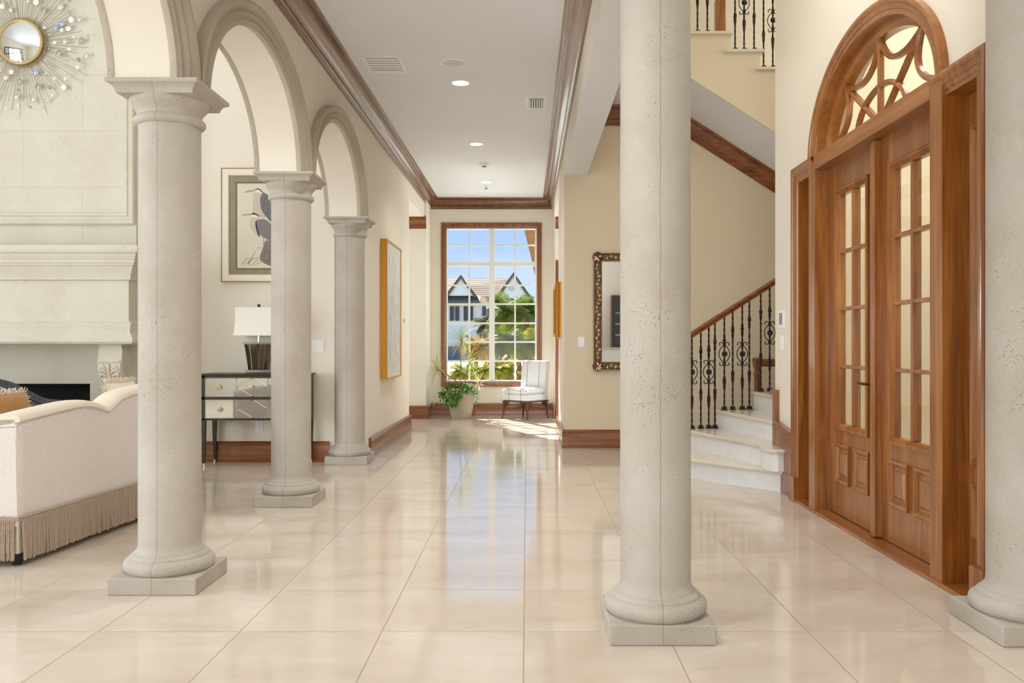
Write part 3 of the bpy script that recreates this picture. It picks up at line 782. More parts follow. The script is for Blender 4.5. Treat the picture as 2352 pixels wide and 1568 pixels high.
# ------------------------------------------------------------------ fireplace
FXC = -4.89
fp = thing('fireplace', 'tall cream carved stone fireplace with hooded mantel on scroll brackets', 'fireplace', (FXC, 8.2, 0))
m = MB(); m.box(FXC-1.1, FXC-.65, 8.2, 8.638, 0, 1.25).box(FXC+.65, FXC+1.1, 8.2, 8.638, 0, 1.25).box(FXC-.65, FXC+.65, 8.2, 8.638, .82, 1.25)
m.make('surround', FSTONE, fp, smooth=0)
MB().box(FXC-1.1, FXC+1.1, 8.2, 8.638, 1.25, 6.15).make('chimney_breast', BSTONE, fp, smooth=0)
m = MB(); x0, x1, y1, z1 = FXC-.649, FXC+.649, 8.63, .82
m.add([(x0, 8.21, 0), (x0, y1, 0), (x0, y1, z1), (x0, 8.21, z1), (x1, 8.21, 0), (x1, y1, 0), (x1, y1, z1), (x1, 8.21, z1)], [(0, 1, 2, 3), (4, 7, 6, 5), (1, 5, 6, 2), (2, 6, 7, 3), (0, 4, 5, 1)])
m.make('firebox', plain('soot_black', (26, 24, 22), .8), fp, smooth=0)
pm = [(0, .01), (0, -.03), (.014, -.045), (.03, -.045), (.04, -.03), (.06, -.03), (.07, -.042), (.085, -.036), (.10, -.012), (.115, -.010), (.12, .01)]
def fmould(x0, x1, z0, z1):
    m = MB(); rows = []
    for x, z, sx, sz in ((x0, z0, 1, 1), (x1, z0, -1, 1), (x1, z1, -1, -1), (x0, z1, 1, -1), (x0, z0, 1, 1)): rows.append([(x+sx*a*(1.0), 8.2+b, z+sz*a*1.25) for a, b in pm])
    m.grid(rows, True); return m
fmould(FXC-1.095, FXC+1.095, 2.36, 5.9).make('panel_moulding', FSTONE, fp, smooth=30)
xl, xr, yf = FXC-1.19, FXC+1.19, 7.85
mp_ = [(-.2, 2.112), (.128, 2.115), (.142, 2.105), (.15, 2.085), (.148, 2.06), (.136, 2.04), (.118, 2.032), (.118, 2.015), (.108, 2.0), (.104, 1.985), (.096, 1.98), (.096, 1.955), (.086, 1.945), (.082, 1.93), (.072, 1.925), (.055, 1.89), (.036, 1.85), (.03, 1.82), (.026, 1.80), (0, 1.795), (0, 1.425), (.012, 1.41), (.03, 1.405), (.03, 1.37), (.018, 1.33), (.02, 1.315), (.034, 1.30), (.036, 1.285), (.05, 1.275), (.066, 1.25), (.066, 1.225), (.05, 1.205), (.03, 1.20), (-.2, 1.20)]
m = MB().trim([(xl, 8.2), (xl, yf), (xr, yf), (xr, 8.2)], mp_, -1); m.box(xl+.1, xr-.1, yf+.1, 8.2, 2.05, 2.11).box(xl+.1, xr-.1, yf+.1, 8.2, 1.2, 1.26)
m.make('mantel_hood', FSTONE, fp, smooth=28)
def corbel(xc):
    pr = [(8.2, 1.2), (7.90, 1.2), (7.895, 1.12), (7.885, 1.06), (7.87, 1.01), (7.875, .95), (7.90, .88), (7.94, .80), (7.99, .72), (8.04, .66), (8.07, .60), (8.06, .55), (8.09, .51), (8.2, .50)]
    c = MB().prism(pr, 'x', xc-.105, xc+.105).make('corbel', FSTONE, fp, smooth=35)
    for sg in (-1, 1):
        m = MB(); xx = xc+sg*.106
        m.tube([(xx, 8.045+.115*(1-t/40)*cos(.5*t), 1.02+.15*(1-t/40)*sin(.5*t)*1.0) for t in range(34)], .009, 6)
        m.tube([(xx, 7.905, 1.16), (xx, 7.89, 1.02), (xx, 7.93, .87), (xx, 8.0, .74), (xx, 8.07, .62)], .010, 6)
        m.make('scroll', FSTONE, c, smooth=50)
    # acanthus leaf on the front
    m = MB()
    def fy(z): return interp([(.50, 8.09), (.60, 8.07), (.72, 7.99), (.80, 7.94), (.88, 7.90), (.95, 7.875), (1.01, 7.87), (1.06, 7.885), (1.2, 7.90)], z)
    for z0 in (.60, .64, .68, .72, .76, .80, .84, .88, .92, .95):
        for sg in (-1, 1):
            pts = []
            for t in range(7):
                u = t/6; z = z0+.10*u-.085*u*u*u; x = xc+sg*(.012+.076*u)
                pts.append((x, fy(z)-.001-.004*sin(pi*u), z))
            m.tube(pts, [.006, .010, .013, .014, .014, .013, .009], 6)
    m.tube([(xc, fy(z)-.008, z) for z in (.56, .64, .72, .8, .88, .96, 1.02)], [.006, .011, .013, .014, .014, .013, .008], 6)
    for k in range(6):
        for sg in (-1, 1):
            z = .70+.058*k; m.ell((xc+sg*(.078-.02*(k % 2)), fy(z)+.002, z), .020, .014, .034, 10, 8)
    m.box(xc-.098, xc+.098, 7.862, 7.89, 1.035, 1.048)
    m.make('leaf_carving', FSTONE, c, smooth=50)
corbel(FXC+.995); corbel(FXC-.995)

# sunburst mirror
SX, SY, SZ = FXC, 8.2, 4.12
sm = thing('sunburst_mirror', 'round gilt sunburst mirror with glass discs above the fireplace', 'mirror', (SX, SY, SZ))
m = MB().lathe([(.205*sin(t*.09), -.052-.035*(cos(t*.09)-cos(.9))/(1-cos(.9))) for t in range(0, 11)], 64, (SX, SY, SZ), axis='y', cap=False); m.v = [((x-SX)*.262+SX if False else x, y, z) for x, y, z in m.v]
m = MB(); prof = [(.2*k/10, -.045-.028*(1-(k/10)**2)) for k in range(11)]
m.lathe(prof, 64, (SX, SY, SZ), axis='y', cap=False).make('mirror_glass', MIRROR, sm, smooth=60)
m = MB(); rr = []
for k in range(13):
    a = 2*pi*k/12; rr.append((.207+.014*cos(a), -.045+.014*sin(a)))
m.lathe(rr, 64, (SX, SY, SZ), axis='y', cap=False)
BRASS = plain('antique_gold', (196, 172, 126), .4, metal=.45)
m.make('ring', BRASS, sm, smooth=60)
MB().lathe([(.12, 0), (.12, -.04)], 32, (SX, SY, SZ), axis='y').make('backing', BRASS, sm)
m = MB()
for k in range(110):
    a = 2*pi*k/110; m.tube([(SX+.21*cos(a), SY-.030, SZ+.21*sin(a)), (SX+.245*cos(a), SY-.030, SZ+.245*sin(a))], .0035, 5)
m.make('collar_of_spikes', BRASS, sm)
WIRE = plain('thin_gilt_wire', (150, 136, 106), .5, metal=.4)
DISCM = [MIRROR, plain('white_glass_disc', (248, 248, 244), .1), plain('pearl_disc', (214, 212, 200), .2, metal=.3), plain('blue_glass_disc', (172, 186, 208), .15, metal=.2), plain('copper_disc', (220, 184, 160), .3, metal=.3), plain('grey_glass_disc', (168, 170, 164), .12, metal=.3)]
rnd = random.Random(11)
ray_m = MB().tube([(0, 0, .2), (0, 0, 1)], .0017, 5)
RM = ray_m.make('ray', WIRE).data
DM = []
for dm in DISCM: DM.append(MB().lathe([(0, .003), (.92, .003), (1, .001), (1, -.003), (.92, -.005), (0, -.006)], 20, axis='y', cap=False).make('disc', dm, smooth=30).data)
for o in [o for o in COL.objects if o.data == RM or o.data in DM]: bpy.data.objects.remove(o)
nr = 98
for k in range(nr):
    a = -.5*pi+2*pi*(k+.5)/nr+rnd.uniform(-.012, .012)
    L = rnd.uniform(.52, .74) if k % 2 else rnd.uniform(.40, .66)
    o = child('ray', RM, sm, (0, rnd.uniform(-.034, -.012), 0)); o.scale = (1, 1, L); o.rotation_euler = (0, pi/2-a, 0)
placed = []
cnt = 0; tries = 0
while cnt < 96 and tries < 4000:
    tries += 1
    a = rnd.uniform(-pi, pi); r = sqrt(rnd.uniform(.27**2, .66**2)); s = rnd.choice([.012, .014, .016, .018, .024, .027, .03])
    x, z = r*cos(a), r*sin(a)
    if any((x-px)**2+(z-pz)**2 < (s+ps+.022)**2 for px, pz, ps in placed): continue
    placed.append((x, z, s)); cnt += 1
    o = child('disc', rnd.choices(DM, [1.6, 5, 2, 1.7, .2, 1.8])[0], sm, (x, rnd.uniform(-.05, -.035), z)); o.scale = (s, 1, s); o.rotation_euler = (rnd.uniform(-.12, .12), 0, rnd.uniform(-.12, .12))

# fire screen
fs = thing('fire_screen', 'black iron fire screen with arched ribbed rim behind the sofa', 'fire screen', (FXC, 7.4, 0))
arch = [(-.80, .715), (-.72, .72), (-.64, .74), (-.52, .80), (-.38, .868), (-.24, .905), (-.1, .922), (0, .926)]
arch = arch+[(-x, z) for x, z in arch[-2::-1]]
def asm(pts, n=4):
    out = []
    for i in range(len(pts)-1):
        p = [Vector(pts[max(0, min(len(pts)-1, k))]) for k in (i-1, i, i+1, i+2)]
        for q in range(n):
            t = q/n; out.append(.5*((2*p[1])+(p[2]-p[0])*t+(2*p[0]-5*p[1]+4*p[2]-p[3])*t*t+(3*p[1]-p[0]-3*p[2]+p[3])*t**3))
    return out+[Vector(pts[-1])]
A = asm(arch)
BLK = plain('blackened_iron', (62, 61, 60), .45, metal=.4); PEW = plain('pewter_line', (150, 154, 158), .35, metal=.6)
poly = [(FXC+p.x*.93, p.y-.05) for p in A]; poly = [(FXC-.70, .04)]+poly+[(FXC+.70, .04)]
MB().prism(poly, 'y', 7.395, 7.405).make('panel', plain('dark_mesh', (40, 40, 41), .6), fs)
m = MB(); rows = []
for i, p in enumerate(A):
    t = (A[min(i+1, len(A)-1)]-A[max(i-1, 0)]).normalized(); q = Vector((-t.y, t.x))
    rows.append([(FXC+p.x-q.x*a, 7.4+b, p.y-q.y*a) for a, b in ((0, -.012), (.05, -.012), (.05, .012), (0, .012))])
m.grid(rows, True)
for i in range(0, (len(A)-1)*3):
    f = i/3; k = int(f); p = A[k].lerp(A[k+1], f-k); t = (A[k+1]-A[k]).normalized(); q = Vector((-t.y, t.x)); 
    m.tube([(FXC+p.x-q.x*.006, 7.386, p.y-q.y*.006), (FXC+p.x-q.x*.044, 7.386, p.y-q.y*.044)], .0035, 4)
m.make('ribbed_rim', BLK, fs, smooth=30)
m = MB()
for sg in (-1, 1):
    m.tube([(FXC+sg*x, 7.39, z) for x, z in [(p.x, p.y) for p in asm([(0, .85), (.22, .845), (.34, .80), (.46, .70), (.58, .64)])]], .006, 6)
    m.tube([(FXC+sg*(x), 7.388, z) for x, z in [(p.x, p.y) for p in asm([(.30, .76), (.33, .78), (.36, .76), (.35, .72), (.31, .68), (.31, .64), (.36, .60), (.39, .63), (.37, .66)])]], .007, 6)
m.make('scrollwork', PEW, fs, smooth=50)
for sg in (-1, 1): MB().box(FXC+sg*.6-.02, FXC+sg*.6+.02, 7.28, 7.52, 0, .04).make('foot', BLK, fs)

# ------------------------------------------------------------------ sofa
SOFA_RZ = -math.atan(.096)
sf = thing('sofa', 'cream damask sofa with scalloped back and taupe bullion fringe', 'sofa', (-2.73, 4.547, 0), SOFA_RZ)
TP = asm([(0, .822), (.10, .832), (.22, .842), (.40, .857), (.53, .8635), (.66, .856), (.76, .832), (.825, .812), (.88, .838), (.97, .880), (1.14, .908), (1.4, .925), (1.7, .90), (2.0, .82)], 6)
SL = 2.0
def T(s):
    for p, q in zip(TP[:-1], TP[1:]):
        if s <= q.x: return lerp(p.y, q.y, (s-p.x)/max(q.x-p.x, 1e-6))
    return TP[-1].y
ss = [SL*i/100 for i in range(101)]
rows = []
for s in ss:
    t = T(s); edge = min(s, SL-s); ins = .03*max(0, 1-edge/.03)**2
    rows.append([(-.012, s, .22), (-.002-ins*.6, s, .45), (-.004-ins*.6, s, .62), (-.012-ins*.6, s, t-.028), (-.15, s, t-.028), (-.16, s, .5), (-.16, s, .22)])
m = MB().grid(rows, True); m.f += [tuple(range(7)), tuple(range(100*7, 101*7))]
m.make('back', SOFAF, sf, world=False, smooth=40)
rows = []
for s in ss:
    t = T(s); row = []
    for k in range(11):
        a = pi*k/10; row.append((-.083+.083*cos(a), s, t-.030+.032*sin(a)**.7))
    row += [(-.166, s, t-.07), (-.0, s, t-.038)]
    rows.append(row)
m = MB().grid(rows, True); m.f += [tuple(range(13)), tuple(range(100*13, 101*13))]; m.make('back_roll', SOFAT, sf, world=False, smooth=50)
MB().tube([(-.002, s, T(s)-.036) for s in ss], .0045, 6).make('piping', SOFAF, sf, world=False)
for y0, y1 in ((.0, .15), (SL-.15, SL)):
    yc = (y0+y1)/2; rows = []
    for i in range(25):
        u = i/24; x = -.02-.90*u; h = lerp(.815, .66, u**1.3)+.03*sin(u*pi)*0
        rr_ = .075 if u < .96 else .06
        row = [(x, y0+.01, .22), (x, y0+.004, .5), (x, y0, h-.06)]
        for k in range(9):
            a = pi-pi*k/8; row.append((x, yc+rr_*cos(a), h-.055+.055*sin(a)))
        row += [(x, y1, h-.06), (x, y1, .22)]
        rows.append(row)
    m = MB().grid(rows, True); n = len(rows[0]); m.f += [tuple(range(n)), tuple(range(24*n, 25*n))]; m.make('arm', SOFAF, sf, world=False, smooth=45)
MB().box(-.93, -.02, .02, SL-.02, .20, .40).make('seat_base', SOFAF, sf, world=False, bevel=.02)
for k in range(2): MB().box(-.92, -.17, .16+k*.845, .16+(k+1)*.84, .40, .54).make('seat_cushion', SOFAF, sf, world=False, bevel=.05, seg=4)
rnd = random.Random(5)
m = MB()
def strand(x, y, nx, ny):
    dx, dy = rnd.uniform(-.0012, .0012), rnd.uniform(-.0012, .0012); L = rnd.uniform(.03, .04); o = rnd.uniform(0, .012); pts = []; rs = []
    for i in range(15):
        u = i/14; w = .0012*sin(u*16+x*50+y*70)
        pts.append((x+nx*(.004+o*u+w)+dx*u*2, y+ny*(.004+o*u+w)+dy*u*2, lerp(.262, L, u))); rs.append(.0062+(.0018 if i % 2 else 0))
    rs[0] = .004; rs[-1] = .005; m.tube(pts, rs, 5)
y = .018
while y < SL:
    strand(.0, y, 1, 0); y += .0125
x = -.02
while x > -.92:
    if x < -.03: strand(x, .0, 0, -1)
    if x < -.03: strand(x, SL, 0, 1)
    x -= .0125
y = 0
while y < SL: strand(-.93, y, -1, 0); y += .0125
for z, r in ((.268, .007), (.256, .006)):
    m.tube([(.006, s, z+.002*sin(s*160)) for s in [SL*i/300 for i in range(301)]], r, 5); m.tube([(-.92*i/120, -.006, z+.002*sin(i*1.2)) for i in range(121)], r, 5)
m.make('bullion_fringe', FRINGE, sf, world=False, smooth=60)
MB().box(-.915, -.016, .012, SL-.012, .07, .24).make('lining', SOFAT, sf, world=False)
for x, y in ((-.06, .06), (-.86, .06), (-.06, SL-.06), (-.86, SL-.06)):
    MB().lathe([(.0, 0), (.022, 0), (.026, .01), (.026, .05), (.03, .06), (.03, .075), (0, .075)], 16, (x, y, 0)).make('foot', plain('black_caster', (30, 28, 28), .4), sf, world=False)
def pillow(name, label, loc, rz, w, h, th, mat, fringe, tilt=-.22):
    p = thing(name, label, 'pillow', loc, 0, 'scatter pillows on the sofa'); p.rotation_euler = (0, tilt, rz)
    n = 16; m = MB()
    for sg in (-1, 1):
        rows = []
        for i in range(n+1):
            row = []
            for j in range(n+1):
                u, v = 2*i/n-1, 2*j/n-1
                pin = 1-.05*(1-abs(u)**2)*0
                k = max(0, (1-u**4)*(1-v**4))**.6
                row.append((sg*th*.5*k, u*w*.5*(1-.06*(1-v*v)*u*u), v*h*.5*(1-.06*(1-u*u)*v*v)))
            rows.append(row)
        m.grid(rows)
    m.make('cover', mat, p, world=False, smooth=80)
    m = MB(); r = random.Random(3)
    for i in range(260):
        t = i/260*4; k = int(t); f = (t-k)*2-1
        y, z = [(f, 1), (1, -f), (-f, -1), (-1, f)][k]
        ny, nz = [(0, 1), (1, 0), (0, -1), (-1, 0)][k]
        pts = [(0, y*w*.48, z*h*.48)]
        d = Vector((r.uniform(-.6, .6), ny+r.uniform(-.5, .5), nz+r.uniform(-.5, .5))).normalized()
        q = Vector(pts[0])
        for s in range(3):
            q = q+d*.013; d = (d+Vector((r.uniform(-.5, .5), r.uniform(-.5, .5), r.uniform(-.6, .4)))).normalized(); pts.append(tuple(q))
        m.tube(pts, [.0035, .0035, .003, .002], 4)
    m.make('fringe', fringe, p, world=False, smooth=60)
pillow('scatter_pillow', 'tan woven pillow with shaggy ivory fringe on the near end of the sofa', (-3.05, 4.96, .765), SOFA_RZ, .38, .30, .13, TANPILLOW, TUFT)
pillow('scatter_pillow', 'ivory fringed pillow mostly hidden behind the higher hump of the sofa back', (-2.90, 6.05, .81), SOFA_RZ, .36, .25, .12, SOFAT, TUFT, -.15)

# ------------------------------------------------------------------ console with lamp
cs = thing('console_table', 'dark framed mirrored console table with two rows of drawers', 'console table', (-2.64, 8.44, 0))
CX0, CX1, CY0, CY1 = -3.188, -2.172, 8.275, 8.60
m = MB(); m.box(CX0, CX1, CY0+.012, CY1, .457, .895)
m.make('case', METAL, cs, bevel=.003)
MB().box(CX0-.022, CX1+.022, CY0-.02, CY1+.005, .895, .915).make('top', METAL, cs, bevel=.006)
m = MB().box(CX0, -3.154, CY0-.002, CY0+.02, .457, .895).box(-2.204, CX1, CY0-.002, CY0+.02, .457, .895)
for z0, z1 in ((.457, .477), (.660, .688), (.872, .895)): m.box(CX0, CX1, CY0-.002, CY0+.02, z0, z1)
m.make('front_frame', METAL, cs, bevel=.002)
for x in (CX0+.018, CX1-.018):
    for y in (CY0+.02, CY1-.022):
        m = MB(); rows = []
        for r, z in ((.019, .46), (.019, .40), (.011, .035)): rows.append([(x+r*sx, y+r*sy, z) for sx, sy in ((-1, -1), (1, -1), (1, 1), (-1, 1))])
        m.grid(rows, True); l = m.make('leg', METAL, cs, smooth=0)
        MB().lathe([(.006, .036), (.012, .03), (.014, .02), (.01, .008), (.013, 0), (0, 0)], 14, (x, y, 0), cap=False).make('foot', CHROME, l)
KNOB = MB()
for k in range(8): KNOB.tube([(.017*cos(k*pi/4), -.014, .017*sin(k*pi/4)), (.019*cos(k*pi/4+.5), -.018, .019*sin(k*pi/4+.5)), (.016*cos(k*pi/4+.8), -.014, .016*sin(k*pi/4+.8))], .006, 6)
KNOB.ell((0, -.016, 0), .011, .009, .011, 12, 8).tube([(0, 0, 0), (0, -.014, 0)], .005, 8)
KN = plain('champagne_crystal', (222, 206, 168), .12, metal=.6)
BEV = plain('bevelled_glass_edge', (206, 212, 210), .12, metal=.85)
for z0, z1 in ((.688, .872), (.477, .660)):
    d = MB().box(-3.154, -2.204, CY0+.004, CY0+.012, z0, z1).make('drawer', MIRROR, cs, smooth=0)
    m = MB(); b = CY0+.0005
    def strip(xa, za, xb, zb, w=.004):
        q = Vector((zb-za, -(xb-xa))).normalized()*w; pts = [(xa+q.x, za+q.y), (xb+q.x, zb+q.y), (xb-q.x, zb-q.y), (xa-q.x, za-q.y)]; m.prism(pts, 'y', b, b+.005)
    for x in (-3.150, -2.849, -2.840, -2.540, -2.531, -2.208): strip(x, z0, x, z1, .003)
    for z in (z0+.004, z1-.004): strip(-3.154, z, -2.204, z, .003)
    for xa, xb in ((-2.838, -2.542),):
        xm, zm = (xa+xb)/2, (z0+z1)/2
        for p, q in (((xa, zm), (xm, z1)), ((xm, z1), (xb, zm)), ((xb, zm), (xm, z0)), ((xm, z0), (xa, zm))): strip(*p, *q)
    m.make('lattice', BEV, d)
    ks = [(-3.01, .5), (-2.69, .5), (-2.36, .5)] if z0 > .6 else [(-3.005, .46), (-2.36, .5)]
    for x, f in ks:
        o = MB(); o.v = [(a+x, bb_+CY0+.004, c+lerp(z0, z1, f)) for a, bb_, c in KNOB.v]; o.f = list(KNOB.f); o.make('knob', KN, d, smooth=60)
lp = thing('table_lamp', 'table lamp with white shade and dark mirrored tapered base', 'lamp', (-2.677, 8.44, .915))
def sq(rows_, c, rnd_=.12, n=6):
    out = []
    for hw, z in rows_:
        row = []; r = hw*rnd_
        for qx, qy, a0 in ((1, 1, 0), (-1, 1, pi/2), (-1, -1, pi), (1, -1, 1.5*pi)):
            for k in range(n+1):
                a = a0+pi/2*k/n; row.append((c[0]+qx*(hw-r)+r*cos(a), c[1]+qy*(hw-r)+r*sin(a), c[2]+z))
        out.append(row)
    return out
LC = (-2.677, 8.44, 0)
m = MB().grid(sq([(.0, .915), (.105, .915), (.105, .945), (.095, .95), (.0, .95)], LC), True); m.make('clear_plinth', ACRYL, lp)
m = MB()
n = 64; rows = []
for z, hw in ((.95, .088), (.955, .094), (1.0, .099), (1.1, .112), (1.19, .125), (1.205, .127), (1.207, .0)):
    row = []
    for j in range(n):
        a = 2*pi*j/n; sup = (abs(cos(a))**4+abs(sin(a))**4)**-.25; fl = 1-.05*(1 if j % 8 in (3, 4) else 0)
        row.append((LC[0]+hw*sup*fl*cos(a), LC[1]+hw*sup*fl*sin(a), z))
    rows.append(row)
m.grid(rows, True); m.make('body', plain('smoked_mirror', (112, 102, 90), .06, metal=1), lp, smooth=30)
m = MB().grid(sq([(0, 1.207), (.13, 1.207), (.13, 1.224), (0, 1.224)], LC), True); m.make('clear_cap', ACRYL, lp)
MB().lathe([(.022, 1.224), (.022, 1.23), (.013, 1.236), (.013, 1.31), (.02, 1.315), (.02, 1.34)], 20, LC).make('neck', CHROME, lp)
rows = sq([(.193, 1.288), (.186, 1.34), (.180, 1.42), (.179, 1.50), (.182, 1.565), (.178, 1.565), (.175, 1.50), (.176, 1.42), (.182, 1.34), (.189, 1.288)], LC, .05)
m = MB().grid(rows, True); m.box(LC[0]-.17, LC[0]+.17, LC[1]-.002, LC[1]+.002, 1.552, 1.556).box(LC[0]-.002, LC[0]+.002, LC[1]-.17, LC[1]+.17, 1.552, 1.556); m.make('shade', SHADE, lp, smooth=40)
m = MB().tube([(LC[0], LC[1], 1.33), (LC[0], LC[1], 1.575)], .004, 8); m.ell((LC[0], LC[1], 1.588), .017, .017, .017, 16, 10); m.make('finial', plain('bronze_finial', (92, 82, 68), .4, metal=.7), lp)

# ------------------------------------------------------------------ wall art
def frame_xz(m, x0, x1, z0, z1, y, prof):   # picture frame on a wall facing -Y; prof: (inset, out)
    rows = []
    for x, z, sx, sz in ((x0, z0, 1, 1), (x1, z0, -1, 1), (x1, z1, -1, -1), (x0, z1, 1, -1), (x0, z0, 1, 1)): rows.append([(x+sx*a, y-b, z+sz*a) for a, b in prof])
    return m.grid(rows, True)
hp_ = thing('framed_print', 'cream framed print of two grey herons on the living room wall', 'picture', (-2.69, 8.64, 2.42))
HX0, HX1, HZ0, HZ1, HY = -3.116, -2.262, 1.838, 3.0, 8.638
frame_xz(MB(), HX0, HX1, HZ0, HZ1, HY, [(0, 0), (0, .034), (.006, .036), (.010, .030), (.010, 0)]).make('gilt_edge', plain('worn_gilt', (176, 148, 100), .4, metal=.5), hp_)
frame_xz(MB(), HX0+.008, HX1-.008, HZ0+.008, HZ1-.008, HY, [(0, 0), (0, .028), (.02, .030), (.045, .024), (.06, .026), (.068, .018), (.068, 0)]).make('frame', plain('ivory_lacquer', (238, 230, 212), .35), hp_)
matm = N('sage_mat_board'); matm.base(matm.mix(matm.noise(matm.coord(), 14, 6, .65), (168, 158, 134), (128, 120, 100))).set(rough=.8)
MB().box(HX0+.07, HX1-.07, HY-.010, HY-.002, HZ0+.07, HZ1-.07).make('mat_board', matm.m, hp_)
PX0, PX1, PZ0, PZ1 = -2.952, -2.426, 1.985, 2.838
frame_xz(MB(), PX0-.02, PX1+.02, PZ0-.02, PZ1+.02, HY, [(0, .009), (0, .0125), (.010, .0125), (.010, .009)]).make('mat_line', plain('brown_line', (110, 92, 76), .7), hp_)
MB().box(PX0-.008, PX1+.008, HY-.0125, HY-.009, PZ0-.008, PZ1+.008).make('mat_border', plain('rose_line', (206, 178, 160), .8), hp_)
pr = MB().box(PX0, PX1, HY-.0135, HY-.012, PZ0, PZ1).make('print', plain('print_paper', (222, 214, 196), .7), hp_)
def art(cx, cy): return ((500+cx*.18495-1210)*8.62/1940, 1.2-(370+cy*.18495-791)*8.62/1940)
def shape(name, pts, colr, lay, scale_noise=None):
    c = asm([art(*p) for p in pts]+[art(*pts[0])], 3)[:-1]
    mm = N('ink_'+name)
    if scale_noise: mm.base(mm.mix(mm.noise(mm.coord((60, 10, 14), (0, .5, 0)), 1, 4, .7), colr, scale_noise))
    else: mm.set(color=colr)
    mm.set(rough=.7)
    MB().prism([(p.x, p.y) for p in c], 'y', HY-.0137-lay*.0003, HY-.0134).make(name, mm.m, pr, smooth=0)
G1, G2, DK, PK, WHB, BK = (144, 141, 140), (112, 109, 108), (74, 71, 70), (206, 186, 172), (232, 226, 214), (176, 166, 130)
shape('tree_stump', [(585, 985), (700, 1000), (720, 1120), (700, 1290), (600, 1280), (520, 1210), (555, 1090)], (160, 142, 130), 1, (110, 100, 98))
shape('breast', [(440, 400), (520, 385), (545, 470), (535, 600), (600, 690), (560, 700), (470, 665), (432, 600), (440, 500)], WHB, 2, (170, 148, 140))
shape('wing', [(525, 460), (560, 390), (620, 420), (690, 500), (740, 700), (760, 880), (690, 790), (600, 690), (545, 610), (530, 540)], G1, 3, DK)
shape('head', [(455, 352), (490, 335), (530, 345), (556, 378), (520, 396), (480, 388), (455, 372)], WHB, 4)
shape('crest', [(458, 352), (485, 338), (520, 342), (552, 372), (572, 396), (540, 378), (515, 356), (480, 352)], DK, 5)
shape('beak', [(318, 390), (380, 362), (465, 353), (470, 368), (385, 384)], BK, 5)
shape('breast', [(400, 740), (420, 705), (505, 690), (492, 760), (472, 800), (500, 930), (440, 870), (408, 810)], WHB, 6, (170, 148, 140))
shape('wing', [(475, 735), (560, 715), (640, 760), (720, 860), (780, 1010), (700, 1000), (640, 985), (560, 940), (490, 870), (465, 790)], G1, 7, G2)
shape('shoulder_plume', [(465, 760), (482, 738), (500, 850), (522, 930), (500, 920), (472, 830)], DK, 8)
shape('head', [(415, 652), (440, 635), (480, 650), (512, 690), (470, 702), (430, 690)], WHB, 8)
shape('crest', [(418, 652), (445, 638), (490, 658), (522, 692), (470, 667), (430, 662)], DK, 9)
shape('beak', [(285, 672), (340, 655), (425, 650), (430, 662), (350, 673)], BK, 9)
m = MB()
for pts in ([(295, 1290), (340, 1222), (400, 1205)], [(380, 1285), (420, 1200), (470, 1120)], [(330, 1285), (400, 1235), (500, 1195)], [(490, 1085), (510, 1070), (545, 1085)], [(420, 1290), (500, 1230), (600, 1215)], [(460, 1290), (540, 1250), (640, 1245)], [(560, 930), (566, 990), (570, 1035)], [(400, 1290), (380, 1250), (440, 1200)], [(620, 1100), (640, 1180), (630, 1290)], [(600, 1050), (585, 1150), (560, 1200)]):
    c = asm([art(*p) for p in pts], 5); m.tube([(p.x, HY-.0148, p.y) for p in c], .0016, 4)
m.make('grasses', plain('ink_grass', (96, 84, 66), .7), pr)

# gilt framed abstract on the corridor wall
ga = thing('framed_painting', 'tall gilt framed pale grey abstract painting on the corridor wall', 'painting', (xw(10.2), 10.2, 1.6))
Y0, Y1, Z0, Z1 = 9.64, 10.74, .80, 2.41; XF = xw(10.2)
m = MB(); rows = []
for y, z, sy, sz in ((Y0, Z0, 1, 1), (Y1, Z0, -1, 1), (Y1, Z1, -1, -1), (Y0, Z1, 1, -1), (Y0, Z0, 1, 1)): rows.append([(XF+b, y+sy*a, z+sz*a) for a, b in ((0, -.01), (0, .072), (.006, .076), (.02, .076), (.02, -.01))])
m.grid(rows, True); m.make('frame', GOLD, ga, smooth=20)
m = MB(); rows = []
for y, z, sy, sz in ((Y0, Z0, 1, 1), (Y1, Z0, -1, 1), (Y1, Z1, -1, -1), (Y0, Z1, 1, -1), (Y0, Z0, 1, 1)): rows.append([(XF+b, y+sy*a, z+sz*a) for a, b in ((.02, .02), (.02, .066), (.055, .06), (.055, .02))])
m.grid(rows, True); m.make('liner', plain('cream_liner', (236, 228, 210), .5), ga, smooth=20)
am = N('abstract_paint'); nA = am.noise(am.coord((1, 3.2, 1)), 2.6, 8, .7, 1.5); nB = am.noise(am.coord((1, 9, 2.2)), 3, 6, .7, 2)
ca = am.ramp(nA, [(.3, (176, 186, 194)), (.5, (226, 228, 230)), (.68, (244, 242, 238))]); ca = am.mix(am.math('MULTIPLY', am.math('GREATER_THAN', nB, .58), .55), ca, (128, 140, 150)); ca = am.mix(am.math('MULTIPLY', am.math('GREATER_THAN', am.noise(am.coord((1, 2, 1.5)), 4, 4), .66), .5), ca, (214, 206, 178))
am.base(ca).set(rough=.6); am.bump(nB, .3, .01)
MB().box(XF+.01, XF+.058, Y0+.05, Y1-.05, Z0+.05, Z1-.05).make('canvas', am.m, ga)
